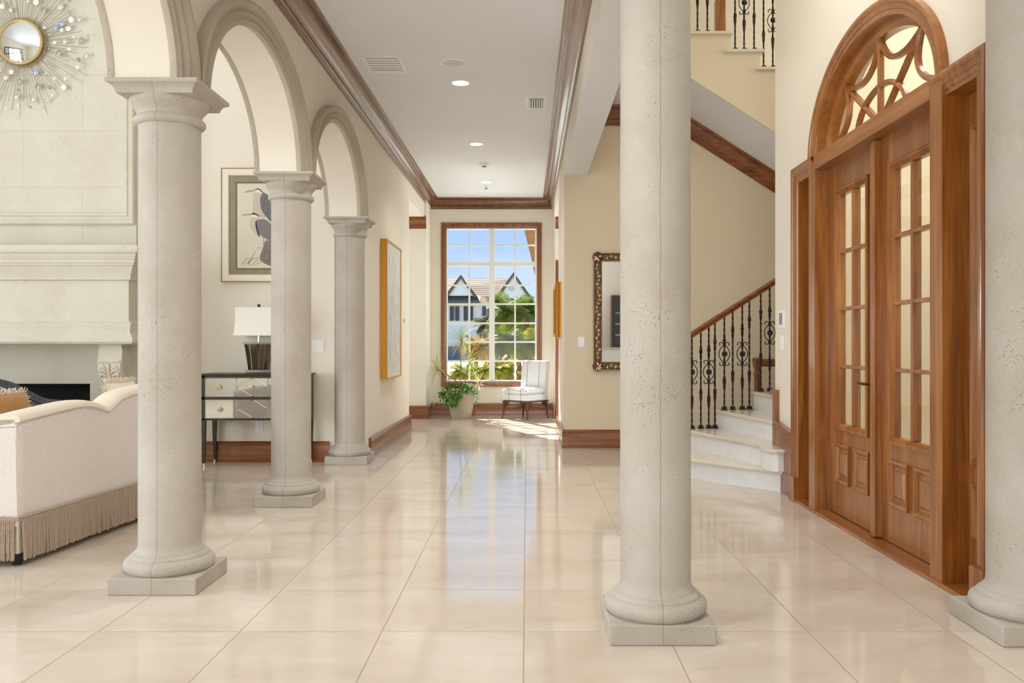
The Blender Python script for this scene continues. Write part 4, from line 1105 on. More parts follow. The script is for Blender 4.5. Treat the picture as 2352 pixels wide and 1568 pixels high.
# small carved gold frame seen edge-on across the corridor
gf = thing('carved_frame', 'small carved gold frame seen edge-on on the wall beside the hall opening', 'picture frame', (.44, 11.2, 1.65))
m = MB(); rows = []; Y0, Y1, Z0, Z1 = 10.74, 11.6, 1.285, 2.0
for y, z, sy, sz in ((Y0, Z0, 1, 1), (Y1, Z0, -1, 1), (Y1, Z1, -1, -1), (Y0, Z1, 1, -1), (Y0, Z0, 1, 1)): rows.append([(.44-b, y+sy*a, z+sz*a) for a, b in ((.012, -.01), (0, .0), (0, .022), (.008, .028), (.002, .036), (.012, .05), (.012, .062), (.03, .08), (.055, .075), (.07, .05), (.10, .03), (.10, -.01))])
m.grid(rows, True)
r = random.Random(2)
for k in range(80):
    z = lerp(Z0, Z1, k/79); m.ell((.44-.068+r.uniform(-.006, .006), Y0+.02, z), .010, .010, .007, 6, 4)
m.make('moulding', GOLD, gf, smooth=40)
MB().box(.43, .442, 10.8, 11.54, 1.345, 1.94).make('picture', plain('dim_picture', (150, 132, 100), .6), gf)
# casing of the door inside the east hall
struct(MB().box(.462, .56, 13.62, 13.66, 0, 2.56).make('trim_10', WZ, smooth=0, bevel=.006), 'mahogany door casing glimpsed in the hall opening beside the striped chair', 'door casing')

# shell mirror
sh = thing('shell_mirror', 'large mirror in a bronze frame crusted with shells and starfish', 'mirror', (1.25, 9.82, 1.57))
MX0, MX1, MZ0, MZ1, MY = .772, 1.73, .90, 2.262, 9.82
bm_ = N('shell_crust'); nv = bm_.voro(bm_.coord(), 70); bm_.base(bm_.ramp(nv, [(.05, (190, 160, 116)), (.35, (128, 98, 66)), (.7, (78, 58, 40))])).set(rough=.5, metal=.25); bm_.bump(nv, .8, .01)
frame_xz(MB(), MX0, MX1, MZ0, MZ1, MY, [(0, 0), (0, .04), (.008, .05), (.014, .04), (.02, .046), (.055, .05), (.085, .046), (.092, .055), (.10, .044), (.10, 0)]).make('frame', bm_.m, sh, smooth=30)
BEAD = plain('champagne_beading', (214, 190, 146), .35, metal=.5)
m = MB()
for ins in (.006, .096):
    x0, x1, z0, z1 = MX0+ins, MX1-ins, MZ0+ins, MZ1-ins
    for p, q in (((x0, z0), (x1, z0)), ((x1, z0), (x1, z1)), ((x1, z1), (x0, z1)), ((x0, z1), (x0, z0))):
        n = int((Vector(p)-Vector(q)).length/.013)
        for k in range(n): m.ell((lerp(p[0], q[0], k/n), MY-.052, lerp(p[1], q[1], k/n)), .006, .006, .006, 6, 4)
m.make('beading', BEAD, sh, smooth=60)
MB().box(MX0+.09, MX1-.09, MY-.026, MY-.02, MZ0+.09, MZ1-.09).make('mirror_glass', MIRROR, sh)
def star(m, x, z, r, a0):
    pts = []
    for k in range(10): rr2 = r if k % 2 == 0 else r*.38; a = a0+k*pi/5; pts.append((x+rr2*cos(a), MY-.050, z+rr2*sin(a)))
    vs = pts+[(x, MY-.066, z)]; m.add(vs, [(k, (k+1) % 10, 10) for k in range(10)])
SHELL = plain('bleached_shell', (206, 184, 150), .45); STARM = plain('tan_starfish', (206, 168, 112), .5); CORM = plain('maroon_coral_boss', (96, 40, 28), .5); CORW = plain('white_coral', (240, 228, 206), .6)
r = random.Random(9)
def deco(x, z, kind):
    m = MB()
    if kind == 0: star(m, x, z, .032, r.uniform(0, 1)); m.make('starfish', STARM, sh, smooth=20)
    elif kind == 1:
        m.lathe2([(sin(pi*k/8)*(1+.12*(k % 2)), -cos(pi*k/8)) for k in range(9)], 10, (x, MY-.054, z), .011, .010, .017); m.make('shell', SHELL, sh, smooth=40)
    else:
        m.tube([(x+.017*(1-t/22)*cos(t*.6), MY-.052-.0006*t, z+.017*(1-t/22)*sin(t*.6)) for t in range(20)], .006, 6); m.make('spiral_shell', SHELL, sh, smooth=60)
seq = [1, 0, 2, 1, 0, 2, 1, 2, 1, 0, 1, 2, 0, 1]
for x in (MX0+.055, MX1-.055):
    for k in range(25): deco(x+r.uniform(-.022, .022), lerp(MZ0+.15, MZ1-.14, k/24), seq[k % 14])
for z in (MZ0+.055, MZ1-.055):
    for k in range(14): deco(lerp(MX0+.16, MX1-.16, k/13), z+r.uniform(-.02, .02), seq[k % 14])
for x, z in ((MX0+.05, MZ0+.05), (MX0+.05, MZ1-.05), (MX1-.05, MZ0+.05), (MX1-.05, MZ1-.05)):
    m = MB().ell((x, MY-.045, z), .062, .022, .062, 20, 8); b = m.make('corner_boss', CORM, sh, smooth=60)
    m = MB()
    for k in range(7):
        a = r.uniform(0, 6.28); p = Vector((x+.012*cos(a), MY-.066, z+.012*sin(a))); pts = [tuple(p)]
        for s in range(3): a += r.uniform(-.6, .6); p = p+Vector((.013*cos(a), 0, .013*sin(a))); pts.append(tuple(p))
        m.tube(pts, [.006, .0065, .006, .007], 6)
    m.make('coral', CORW, b, smooth=60)

# ------------------------------------------------------------------ switches, outlets, controls
def plate(name, label, cat, axis, at, w, h, rockers, out=1, ink=None):
    """axis 'y': on a wall facing -Y; axis 'x': on a wall facing +X (out=1) or -X (out=-1)"""
    o = thing(name, label, cat, at)
    def bx(nm, a0, a1, z0, z1, d0, d1, mat, par=o, bev=.001):
        x, y, z = at
        if axis == 'y': b = MB().box(x+a0, x+a1, y-d1, y-d0, z+z0, z+z1)
        else: b = MB().box(*(sorted((x+out*d0, x+out*d1))), y+a0, y+a1, z+z0, z+z1)
        return b.make(nm, mat, par, bevel=bev)
    bx('plate', -w/2, w/2, -h/2, h/2, 0, .006, PLASTIC, bev=.002)
    for a0, a1, z0, z1, nm, mat in rockers: bx(nm, a0, a1, z0, z1, .005, .010, mat)
    return o
PL2 = plain('ivory_switch', (244, 240, 228), .35)
plate('light_switch', 'white double rocker switch on the living room wall beside the console', 'switch', 'y', (-2.132, 8.64, 1.183), .118, .118, [(-.045, -.012, -.034, .034, 'rocker', PL2), (.012, .045, -.034, .034, 'rocker', PL2)])
plate('power_outlet', 'white outlet low on the wall under the console', 'outlet', 'y', (-2.735, 8.64, .365), .075, .118, [(-.017, .017, .008, .038, 'socket', PL2), (-.017, .017, -.038, -.008, 'socket', PL2), (-.008, -.005, .018, .028, 'slot', DARKHOLE), (.005, .008, .018, .028, 'slot', DARKHOLE), (-.008, -.005, -.028, -.018, 'slot', DARKHOLE), (.005, .008, -.028, -.018, 'slot', DARKHOLE)])
plate('thermostat', 'small white thermostat on the corridor wall beyond the gilt painting', 'thermostat', 'x', (xw(11.45), 11.45, 1.52), .12, .10, [(-.03, .02, -.028, .028, 'display', GREYP)])
plate('power_outlet', 'white outlet low on the corridor wall below the gilt painting', 'outlet', 'x', (xw(10.06), 10.06, .365), .075, .118, [(-.017, .017, .008, .038, 'socket', PL2), (-.017, .017, -.038, -.008, 'socket', PL2)])
plate('keypad_switch', 'ivory push-button switch beside the shell mirror', 'switch', 'y', (.635, 9.82, 1.23), .075, .118, [(-.022, -.004, lerp(-.04, .04, k/4)-.007, lerp(-.04, .04, k/4)+.007, 'button', PLASTIC) for k in range(5)]+[(.004, .022, lerp(-.04, .04, k/4)-.007, lerp(-.04, .04, k/4)+.007, 'button', PLASTIC) for k in range(5)])
plate('alarm_keypad', 'white alarm keypad with grey screen on the entrance wall', 'keypad', 'x', (2.085, 6.90, 1.408), .17, .145, [(-.02, .05, -.045, .05, 'screen', GREYP)], -1)
plate('dimmer_switch', 'narrow white dimmer plate below the alarm keypad', 'switch', 'x', (2.085, 6.89, 1.215), .075, .118, [(-.016, .016, -.034, .034, 'slider', PL2)], -1)
plate('power_outlet', 'white outlet low on the wall between foyer corner and hall opening', 'outlet', 'x', (.44, 10.9, .40), .075, .118, [(-.017, .017, .008, .038, 'socket', PL2), (-.017, .017, -.038, -.008, 'socket', PL2)], -1)

# ------------------------------------------------------------------ ceiling fittings
CZ = 3.664
VDARK = plain('vent_shadow_metal', (92, 92, 90), .6)
def register(label, x0, x1, y0, y1, n, along, deep=.03):
    o = thing('air_vent', label, 'vent', ((x0+x1)/2, (y0+y1)/2, CZ), group='ceiling air vents')
    m = MB(); w = .035
    m.box(x0, x1, y0, y0+w, CZ-.008, CZ).box(x0, x1, y1-w, y1, CZ-.008, CZ).box(x0, x0+w, y0+w, y1-w, CZ-.008, CZ).box(x1-w, x1, y0+w, y1-w, CZ-.008, CZ)
    m.make('frame', PLASTIC, o, bevel=.002)
    MB().box(x0+w*.8, x1-w*.8, y0+w*.8, y1-w*.8, CZ-.0025, CZ-.001).make('backing', VDARK, o)
    for k in range(n):
        f = (k+.5)/n
        if along == 'x':
            y = lerp(y0+w, y1-w, f); m = MB().prism([(y-.008, CZ-.004), (y+.003, CZ-.016), (y+.006, CZ-.016), (y-.005, CZ-.004)], 'x', x0+w, x1-w)
        else:
            x = lerp(x0+w, x1-w, f); m = MB(); m.prism([(x-.010, CZ-.004), (x+.002, CZ-.018), (x+.006, CZ-.018), (x-.006, CZ-.004)], 'y', y0+w, y1-w)
        m.make('louvre', PLASTIC, o)
    return o
register('wide white air vent near the crown moulding, above the arches', -1.425, -1.075, 7.22, 7.66, 6, 'x')
register('small white air vent close to the foyer side of the ceiling', -.015, .20, 8.40, 8.82, 6, 'y')
register('white linear air vent closest to the window end of the ceiling', -.82, -.49, 13.70, 13.98, 4, 'x')
sp_ = thing('ceiling_speaker', 'round flush white speaker grille in the ceiling', 'speaker', (-.644, 7.39, CZ))
MB().lathe([(.09, CZ-.004), (.10, CZ-.010), (.116, CZ-.008), (.120, CZ)], 40, (-.644, 7.39, 0), cap=False).make('rim', PLASTIC, sp_, smooth=60)
MB().lathe([(0, CZ-.006), (.06, CZ-.007), (.094, CZ-.005)], 40, (-.644, 7.39, 0), cap=False).make('grille', plain('speaker_mesh', (222, 222, 220), .7), sp_)
for (x, y), lb in (((-.625, 5.5), 'added recessed lamp above the near end of the hall, out of the picture'), ((-.625, 2.6), 'added recessed lamp above the viewer, out of the picture'), ((-.623, 7.95), 'lit recessed lamp beside the round ceiling speaker'), ((-.62, 10.37), 'lit recessed lamp halfway along the corridor ceiling'), ((-.614, 12.8), 'lit recessed lamp nearest the window between the two smoke detectors')):  # the two out-of-picture lamps are added to lift floor and ceiling
    o = thing('recessed_lamp', lb, 'ceiling lamp', (x, y, CZ), group='recessed corridor lamps')
    MB().lathe([(.078, CZ-.003), (.083, CZ-.009), (.096, CZ-.007), (.1, CZ)], 40, (x, y, 0), cap=False).make('rim', PLASTIC, o, smooth=60)
    MB().lathe([(0, CZ-.004), (.08, CZ-.004)], 40, (x, y, 0), cap=False).make('lens', LAMP, o)
    l = bpy.data.lights.new('recessed_lamp_beam', 'SPOT'); l.energy = 105 if y < 6 else (60 if y < 12 else 32); l.spot_size = radians(130); l.spot_blend = .8; l.color = (1, .965, .91); l.shadow_soft_size = .07
    lo = bpy.data.objects.new('recessed_lamp_beam', l); COL.objects.link(lo); lo.location = (x, y, CZ-.02)
for (x, y), s, lb in (((-.58, 11.5), .066, 'larger white smoke detector on the corridor ceiling'), ((-.63, 13.1), .05, 'smaller white smoke detector near the window end vent')):
    o = thing('smoke_detector', lb, 'smoke detector', (x, y, CZ), group='smoke detectors')
    MB().lathe([(s, CZ), (s, CZ-.02), (s*.85, CZ-.032), (s*.5, CZ-.036)], 32, (x, y, 0), cap=False).make('housing', PLASTIC, o, smooth=40)
    MB().lathe([(0, CZ-.05), (s*.4, CZ-.05), (s*.5, CZ-.036)], 24, (x, y, 0), cap=False).make('sensor', GREYP, o, smooth=40)

# ------------------------------------------------------------------ striped slipper chair by the window
ch = thing('slipper_chair', 'white slipper chair with thin grey stripes on dark fretwork legs', 'chair', (-.025, 13.755, 0), radians(-39.5))
cf = N('striped_white_cotton'); co = cf.coord(); spx = cf.n('SeparateXYZ'); cf.l(co, spx.inputs[0]); ax = cf.math('ABSOLUTE', spx.outputs[0])
st1 = cf.math('LESS_THAN', cf.math('ABSOLUTE', cf.math('SUBTRACT', ax, .125)), .005)
cf.base(cf.mix(st1, cf.mix(cf.noise(co, 140, 2), (226, 227, 230), (216, 217, 220)), (120, 122, 128))).set(rough=.85, sheen=.2)
CW = .265
def rbox(x0, x1, y0, y1, z0, z1, puff=0, n=10, name='x', mat=None, r=.02):
    # soft upholstered block
    m = MB(); m.box(x0, x1, y0, y1, z0, z1); o = m.make(name, mat, ch, world=False, bevel=r, seg=4)
    return o
rbox(-CW, CW, -CW, CW, .295, .40, name='seat_base', mat=cf.m, r=.02)
rows = []; n = 14
m = MB()
for sg in (1, -1):
    rows = []
    for i in range(n+1):
        row = []
        for j in range(n+1):
            u, v = 2*i/n-1, 2*j/n-1; k = (max(0, 1-u**6)*max(0, 1-v**6))**.5
            row.append((u*.272, -.035+v*.24, .447+sg*(.012+.048*k)))
        rows.append(row)
    m.grid(rows)
rows = []
for sg in (1, -1): pass
b = n+1
def rim(i, j): return i*b+j
per = [(i, 0) for i in range(n)]+[(n, j) for j in range(n)]+[(i, n) for i in range(n, 0, -1)]+[(0, j) for j in range(n, 0, -1)]
for k in range(len(per)):
    i0, j0 = per[k]; i1, j1 = per[(k+1) % len(per)]; m.f.append((rim(i0, j0), rim(i1, j1), b*b+rim(i1, j1), b*b+rim(i0, j0)))
m.make('seat_cushion', cf.m, ch, world=False, smooth=50)
m = MB(); prb = []
rows = []
for z, y0, y1 in ((.30, .185, .265), (.45, .18, .275), (.70, .20, .305), (.86, .215, .335), (.915, .222, .34), (.935, .24, .33), (.94, .27, .31)):
    hw = CW-.004 if z < .9 else CW-.012; hw2 = hw if z < .936 else hw-.02
    r = .02; row = []
    for qx, qy, a0 in ((1, 1, 0), (-1, 1, pi/2), (-1, -1, pi), (1, -1, 1.5*pi)):
        for k in range(4):
            a = a0+pi/2*k/3; row.append(((hw2-r)*qx+r*cos(a), (y1-r if qy > 0 else y0+r)+r*sin(a), z))
    rows.append(row)
m.grid(rows, True); m.f.append(tuple(range(len(m.v)-16, len(m.v)))); m.f.append(tuple(range(16)))
m.make('backrest', cf.m, ch, world=False, smooth=50)
LEGM = plain('dark_bamboo', (84, 44, 34), .35, coat=.3)
MB().box(-.275, .275, -.275, .275, .275, .297).make('seat_rail', LEGM, ch, world=False, bevel=.005)
for sx in (-1, 1):
    for sy in (-1, 1):
        m = MB(); zs = [.28, .22, .21, .20, .14, .13, .12, .06, .0]; rr_ = [.013, .013, .017, .013, .012, .016, .012, .012, .011]
        pts = []
        for z in zs: o_ = .25+.018*max(0, (.12-z)/.12)**2; pts.append((sx*o_, sy*o_, z))
        m.tube(pts, rr_, 10); l = m.make('leg', LEGM, ch, world=False, smooth=50)
        m = MB()
        for ax_ in (0, 1):
            for k in range(4):
                a0 = .03*k+.02; zt = .262-.02*k
                def pt(a, z): return (sx*(.25-a), sy*.25, z) if ax_ == 0 else (sx*.25, sy*(.25-a), z)
                m.tube([pt(0, .275-.03*k-.012), pt(.125-.03*k, .275-.03*k-.012)], .0068, 5)
                m.tube([pt(.03*k+.012, .278), pt(.03*k+.012, .16+.03*k)], .0068, 5)
        m.make('fret_bracket', LEGM, l, world=False)

# ------------------------------------------------------------------ potted plant
PXc, PYc = -1.065, 13.72
pp = thing('potted_plant', 'speckled clay pot of spiky dracaena and trailing pothos below the window', 'potted plant', (PXc, PYc, 0))
pm_ = N('weathered_clay'); n1 = pm_.noise(pm_.coord((1, 1, 6)), 6, 6, .65); pm_.base(pm_.mix(n1, (196, 184, 164), (156, 142, 120))).set(rough=.8); pm_.bump(n1, .3, .01)
MB().lathe([(.0, .0), (.150, .0), (.158, .012), (.166, .05), (.172, .06), (.176, .10), (.182, .11), (.192, .18), (.205, .26), (.216, .33), (.226, .39), (.232, .41), (.234, .425), (.230, .44), (.218, .445), (.210, .43), (.205, .39), (0, .38)], 48, (PXc, PYc, 0), cap=False).make('pot', pm_.m, pp, smooth=40)
MB().lathe([(0, .405), (.14, .40), (.207, .392)], 32, (PXc, PYc, 0), cap=False).make('soil', plain('dark_soil', (70, 54, 40), .95), pp)
def leafmat(name, a, b, c=None):
    m = N(name); n = m.noise(m.coord(), 9, 3); cc = m.mix(m.math('MULTIPLY_ADD', n, 2, -.5), a, b)
    if c: cc = m.mix(m.math('GREATER_THAN', m.noise(m.coord(), 26, 2), .6), cc, c)
    m.base(cc).set(rough=.6, spec=.15)
    tr = m.n('BsdfTranslucent'); m.l(cc, tr.inputs[0]); mx_ = m.n('MixShader'); mx_.inputs[0].default_value = .3; m.l(m.b.outputs[0], mx_.inputs[1]); m.l(tr.outputs[0], mx_.inputs[2]); m.l(mx_.outputs[0], m.out.inputs[0])
    return m.m
POTH = leafmat('pothos_leaf', (70, 118, 42), (116, 160, 70), (190, 206, 148))
DRAC = leafmat('dracaena_leaf', (150, 164, 82), (208, 204, 142))
DRACP = leafmat('pale_dracaena_leaf', (226, 214, 180), (206, 190, 150))
def blade(m, p, d, L, w, droop, seg=5, side=None):
    p = Vector(p); d = Vector(d).normalized(); s = side or d.cross(Vector((0, 0, 1)))
    s = s.normalized() if s.length > .05 else Vector((1, 0, 0)); rows = []
    for i in range(seg+1):
        u = i/seg; ww = w*(sin(pi*min(1, u*.85+.12)))**.8 if i < seg else w*.04
        up = s.cross(d).normalized()
        rows.append([tuple(p-s*ww), tuple(p-up*ww*.25), tuple(p+s*ww)])
        p = p+d*(L/seg); d = (d+Vector((0, 0, -droop/seg))).normalized()
    m.grid(rows)
def heart(m, p, d, L, w, r):
    p = Vector(p); d = Vector(d).normalized(); s = d.cross(Vector((0, 0, 1)));
    s = s.normalized() if s.length > .05 else Vector((1, 0, 0)); up = s.cross(d); rows = []
    for u, ww in ((0, .15), (.08, .75), (.25, 1), (.5, .85), (.75, .5), (1, .03)):
        c = p+d*(L*u)+Vector((0, 0, -.25*L*u*u)); rows.append([tuple(c-s*w*ww+up*w*.12*ww), tuple(c), tuple(c+s*w*ww+up*w*.12*ww)])
    m.grid(rows)
rnd = random.Random(21)
heads = [(-1.06, 13.72, 1.25, .36, 44, DRAC), (-.93, 13.70, .90, .30, 38, DRAC), (-1.44, 13.50, .80, .28, 36, DRAC), (-.78, 13.58, .56, .22, 22, DRACP)]
for hx_, hy_, hz_, L, n, mt in heads:
    bx_, by_ = PXc+rnd.uniform(-.06, .06), PYc+rnd.uniform(-.05, .05)
    mid = [(bx_, by_, .40), (lerp(bx_, hx_, .25)+.02, lerp(by_, hy_, .3), lerp(.4, hz_, .45)), (lerp(bx_, hx_, .7), lerp(by_, hy_, .7), lerp(.4, hz_, .85)), (hx_, hy_, hz_)]
    c = asm(mid, 5); cane = MB().tube(c, .009, 8).make('cane', plain('grey_cane', (136, 122, 96), .7), pp, smooth=50)
    m = MB()
    for k in range(n):
        az = k*2.39996+rnd.uniform(-.2, .2); el = lerp(1.35, -.75, (k/n)**.8) + rnd.uniform(-.15, .15)
        blade(m, (hx_, hy_, hz_+rnd.uniform(-.03, .03)), (cos(az)*cos(el), sin(az)*cos(el)*.8, sin(el)), L*rnd.uniform(.75, 1.1), .0085, .55+.5*rnd.random())
    m.make('leaf_head', mt, cane, smooth=60)
m = MB()
for k in range(330):
    az = rnd.uniform(0, 2*pi); rad = .27*sqrt(rnd.random())+.0
    x, y = PXc+rad*1.15*cos(az)-.03, PYc+rad*sin(az)*.95
    over = max(0, rad-.2)
    z = .47+.075*(1-(rad/.27)**2)+rnd.uniform(-.03, .03)-over*1.2
    heart(m, (x, y, z), (cos(az)+rnd.uniform(-.6, .6), sin(az)+rnd.uniform(-.6, .6), rnd.uniform(-.5, .7)), rnd.uniform(.05, .085), rnd.uniform(.018, .028), rnd)
for k in range(130):   # trailing over the front rim
    t = rnd.random(); x = PXc+lerp(-.30, .02, t)+rnd.uniform(-.05, .05); dz = rnd.random()
    y = PYc-.20-.05*rnd.random()-.02
    if x < PXc-.2: y += .1
    z = .46-dz*(.24 if -.25 < x-PXc < -.02 else .12)
    heart(m, (x, y, z), (rnd.uniform(-.8, .6), -.6+rnd.uniform(-.4, .4), rnd.uniform(-1, .1)), rnd.uniform(.05, .08), rnd.uniform(.016, .026), rnd)
m.make('pothos_foliage', POTH, pp, smooth=60)
m = MB()
for pts in ([(-1.28, 13.55, .44), (-1.36, 13.5, .36), (-1.40, 13.5, .28), (-1.48, 13.5, .262)], [(-.86, 13.56, .44), (-.80, 13.52, .34), (-.84, 13.5, .26)], [(-1.2, 13.5, .42), (-1.30, 13.46, .36), (-1.33, 13.46, .25), (-1.27, 13.47, .24)]):
    m.tube(asm(pts, 5), .004, 6)
    for p in asm(pts, 2)[2:]: heart(m, (p.x, p.y, p.z), (rnd.uniform(-1, 1), -.5, -.5), .05, .016, rnd)
m.make('trailing_vine', POTH, pp, smooth=60)

# ------------------------------------------------------------------ outdoors
GR = N('garden_ground'); GR.base(GR.mix(GR.noise(GR.coord(), .5, 5), (176, 174, 168), (140, 144, 124))).set(rough=.9)
struct(MB().box(-60, 60, 14.6, 140, -.35, -.25).make('ground', GR.m, smooth=0), 'pale garden ground and drive beyond the window', 'ground')
# neighbouring house
S = 80/1940
def hp3(px, py, y=80): return (px-1210)*y/1940, 1.2-(py-791)*y/1940
nh = thing('house', 'white neighbouring house with brown tiled roof seen through the window', 'house', (-4, 82, -.3))
HW = paint('house_render', (250, 246, 236), .8)
tl = N('brown_roof_tile'); co = tl.coord(); sz_ = tl.n('SeparateXYZ'); tl.l(co, sz_.inputs[0])
rw = tl.math('FRACT', tl.math('MULTIPLY', sz_.outputs[2], 4.6)); nn = tl.noise(tl.coord((6, 6, 6)), 1, 4, .7)
tcx = tl.mix(nn, (214, 182, 148), (166, 134, 108)); tcx = tl.mix(tl.math('MULTIPLY', tl.math('LESS_THAN', rw, .28), .8), tcx, (74, 58, 48)); tl.base(tcx).set(rough=.85)
RAKE = plain('dark_rake_board', (104, 100, 90), .7)
zr, ze = hp3(0, 629)[1], hp3(0, 696)[1]
MB().box(-11, .55, 80.6, 90, -.3, ze).make('wall', HW, nh)
m = MB(); m.add([(-14, 80.2, ze-.1), (.7, 80.2, ze-.1), (-1.2, 84.5, zr), (-14, 84.5, zr-.3), (-14, 89, ze), (.7, 89, ze)], [(0, 1, 2, 3), (3, 2, 5, 4), (1, 5, 2)]); m.make('roof', tl.m, nh, smooth=0)
def gable(xc, zp, hw, zb, yb, yf, vent=False):
    g = MB().prism([(xc-hw, zb), (xc+hw, zb), (xc, zp)], 'y', yf, yb).make('gable', HW, nh, smooth=0)
    m = MB()
    for sg in (-1, 1):
        m.prism([(xc, zp+.06), (xc+sg*(hw+.22), zb-.12), (xc+sg*(hw+.0), zb-.16), (xc, zp-.22)], 'y', yf-.25, yf-.02)
    m.make('rake_board', RAKE, g)
    m = MB()
    for sg in (-1, 1): m.add([(xc, yf-.3, zp+.12), (xc+sg*(hw+.3), yf-.3, zb-.10), (xc+sg*(hw+.3), yb, zb-.10), (xc, yb, zp+.12)], [(0, 1, 2, 3)])
    m.make('gable_roof', tl.m, g, smooth=0)
    if vent: MB().lathe([(.22, 0), (.22, .08), (.14, .08), (.14, 0)], 24, (xc-.2, yf-.06, zb+1.25), axis='y', cap=False).make('round_vent', RAKE, g)
x_, z_ = hp3(1180, 629); _, zb_ = hp3(0, 693)
gable(x_, z_, 1.72, zb_, 84, 79.6, True)
x_, z_ = hp3(1059, 634); gable(x_, z_, 1.25, hp3(0, 679)[1], 84, 79.9)
MB().prism([(79.4, ze+.15), (80.7, ze+.75), (80.7, ze+.6), (79.4, ze)], 'x', -8.8, -4.4).make('dormer_eave', RAKE, nh)
SHUT = plain('dark_shutter', (74, 76, 78), .6)
for px in (1043, 1075, 1118):
    x, zt = hp3(px, 704); _, zb2 = hp3(px, 735); w = .32
    f = MB().box(x-w, x+w, 80.5, 80.62, zb2, zt).make('window', plain('dim_window', (150, 156, 160), .3), nh)
    for sg in (-1, 1): MB().box(x+sg*(w-.05)-.17, x+sg*(w-.05)+.17, 80.42, 80.5, zb2-.05, zt+.05).make('shutter', SHUT, f)
for px in (1040, 1200):
    x, zt = hp3(px, 795); _, zb2 = hp3(px, 825)
    MB().box(x-.6, x+.6, 80.5, 80.62, zb2, zt).make('window', plain('dim_window_low', (120, 124, 128), .3), nh)
# palms and shrubs
PALMS = [leafmat('palm_green', (70, 94, 30), (128, 138, 54)), leafmat('palm_yellow', (128, 130, 36), (172, 166, 66)), leafmat('palm_dry', (150, 114, 48), (182, 150, 86)), leafmat('palm_olive', (66, 72, 38), (108, 102, 60))]
TRK = N('palm_bark'); nT = TRK.noise(TRK.coord((3, 3, 14)), 2, 5, .7); TRK.base(TRK.mix(nT, (156, 112, 66), (88, 62, 40))).set(rough=.9); TRK.bump(nT, .6, .03)
def frond_mesh(L, nl, w, droop, r):
    m = MB(); p = Vector((0, 0, 0)); d = Vector((cos(.7), 0, sin(.7))); pts = []
    for i in range(nl+1): pts.append((p.copy(), d.copy())); p = p+d*(L/nl); d = (d+Vector((0, 0, -droop/nl))).normalized()
    m.tube([q for q, _ in pts], [.012*(1-i/nl*.8) for i in range(nl+1)], 4)
    for i in range(2, nl+1):
        q, dd = pts[i]; ll = L*.30*(sin(pi*min(1, i/nl*.85+.12)))
        for sg in (-1, 1):
            v = (dd*.7+Vector((0, sg, .12+r.uniform(-.2, .2)))).normalized(); s2 = dd*w
            e_ = q+v*ll+Vector((0, 0, -.15*ll)); mid_ = q+v*ll*.5
            m.add([tuple(q-s2*.5), tuple(q+s2*.5), tuple(mid_+s2*.7), tuple(e_), tuple(mid_-s2*.7)], [(0, 1, 2, 3, 4)])
    return m
def palm(label, x, y, zh, L, n, mt, tr, rs, trunk_r=.07, group='palms in the garden'):
    r = random.Random(rs); o = thing('palm', label, 'palm', (x, y, -.25), group=group)
    MB().tube([(x+.05*sin(i), y, lerp(-.25, zh-.05, i/6)) for i in range(7)], [trunk_r*(1.15-.04*i) for i in range(7)], 10).make('trunk', TRK.m, o, smooth=60)
    fm = [frond_mesh(L, 30, .016*L+.006, dr, r) for dr in (1.0, 1.5, 2.0)]
    m = MB()
    for k in range(int(n*1.5)):
        az = k*2.4+r.uniform(-.3, .3); el = r.uniform(-.55, 1.05); f = r.choice(fm); sc = r.uniform(.75, 1.1)
        M = Matrix.Translation((x, y, zh)) @ Matrix.Rotation(az, 4, 'Z') @ Matrix.Rotation(-el+.4, 4, 'Y') @ Matrix.Rotation(r.uniform(-.4, .4), 4, 'X') @ Matrix.Scale(sc, 4)
        m.add([M @ Vector(v) for v in f.v], f.f)
    m.make('fronds', mt, o, smooth=0)
def at(px, py, y): return (px-1210)*y/1940, 1.2-(py-791)*y/1940
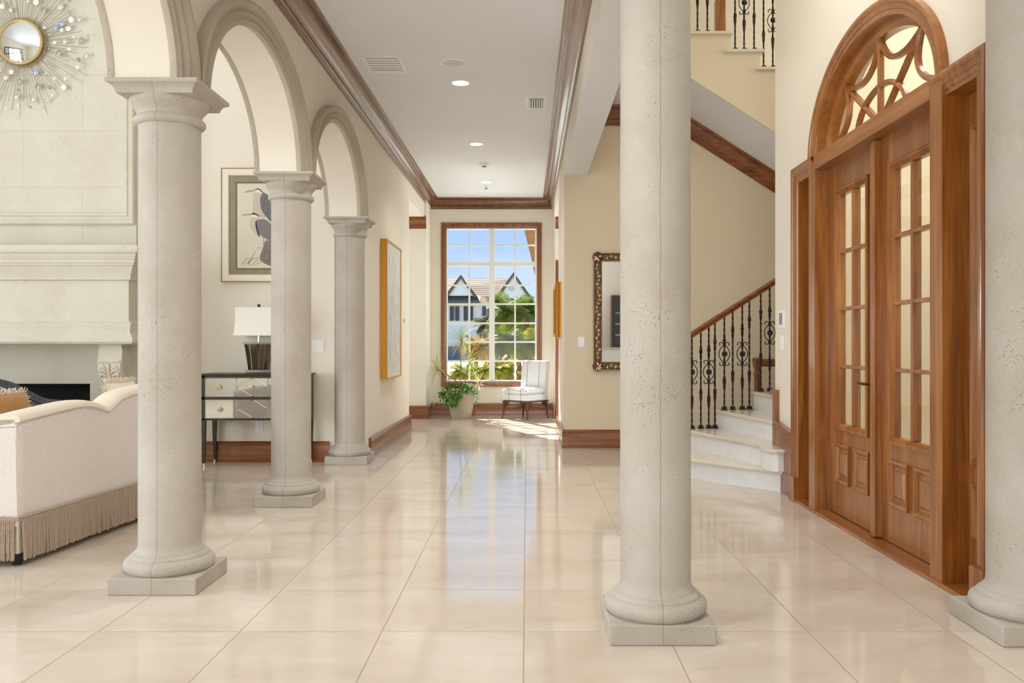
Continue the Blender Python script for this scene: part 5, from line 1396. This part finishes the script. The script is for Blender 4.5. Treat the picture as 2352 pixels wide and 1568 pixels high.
plist = [
    ('tall leafy palm seen left of the big trunk through the upper panes', 1165, 722, 25, .95, 30, 0, 1),
    ('tall leafy palm beneath the leaning trunk', 1213, 720, 26, .95, 30, 0, 2),
    ('slim grey-green palm beside the middle bar of the window', 1118, 745, 28, .62, 20, 3, 3),
    ('bushy palm in the middle of the garden right of the window bar', 1160, 785, 22, .72, 30, 0, 4),
    ('bushy palm at the casing side of the window', 1215, 790, 23, .75, 28, 1, 5),
    ('low golden palm behind the dracaena', 1098, 800, 20, .55, 24, 2, 6),
    ('bright green cycad low outside the middle panes', 1150, 852, 19, .5, 34, 1, 7),
    ('yellow green cycad low outside behind the pot', 1062, 862, 18.5, .46, 34, 1, 8),
    ('leafy cycad low beside the window bar', 1108, 858, 18, .42, 34, 1, 9),
    ('olive palm at the back of the garden', 1190, 765, 31, 1.2, 34, 3, 10)]
for lb, px, py, y, L, n, mi, rs in plist:
    lb = lb.replace('left of', 'beside').replace('right of', 'next to')
    x, z = at(px, py, y); palm(lb, x, y, z, L, n, PALMS[mi], TRK.m, rs, .05 if y < 21 else .09)
tk = thing('palm_tree', 'rough brown palm trunk leaning across the top corner of the window', 'palm', (1.10, 18, -.3))
MB().tube([(lerp(1.10, -.46, i/12), 18, lerp(-.3, 6.5, i/12)) for i in range(13)], [.24+(.012 if i % 2 else 0) for i in range(13)], 14).make('trunk', TRK.m, tk, smooth=60)
m = MB(); r = random.Random(4); fm = frond_mesh(1.8, 22, .05, 1.6, r)
for k in range(20):
    M = Matrix.Translation((-.46, 18, 6.5)) @ Matrix.Rotation(k*2.4, 4, 'Z') @ Matrix.Rotation(r.uniform(-.5, .4), 4, 'Y'); m.add([M @ Vector(v) for v in fm.v], fm.f)
m.make('fronds', PALMS[0], tk, smooth=0)
# bar behind the viewer, caught in the shell mirror
bc = thing('bar_counter', 'white bar counter caught in the shell mirror', 'counter', (2.85, -3.6, 0))
MB().box(1.95, 3.75, -3.92, -3.32, 0, 1.08).make('cabinet', PLASTIC, bc, bevel=.01)
MB().box(1.92, 3.78, -3.93, -3.28, 1.08, 1.12).make('worktop', TREAD, bc, bevel=.008)
wc = thing('wine_cabinet', 'dark glass wine cabinet standing on the bar, caught in the shell mirror', 'cabinet', (2.9, -3.7, 1.12))
MB().box(2.32, 3.4, -3.92, -3.5, 1.12, 2.55).make('case', plain('maroon_lacquer', (70, 30, 24), .3), wc, bevel=.01)
dg = MB().box(2.38, 3.34, -3.5, -3.485, 1.18, 2.49).make('door', plain('smoked_glass', (58, 64, 70), .08), wc)
for z in (1.45, 1.75, 2.05): MB().box(2.42, 3.3, -3.485, -3.475, z, z+.02).make('shelf_rail', CHROME, dg)
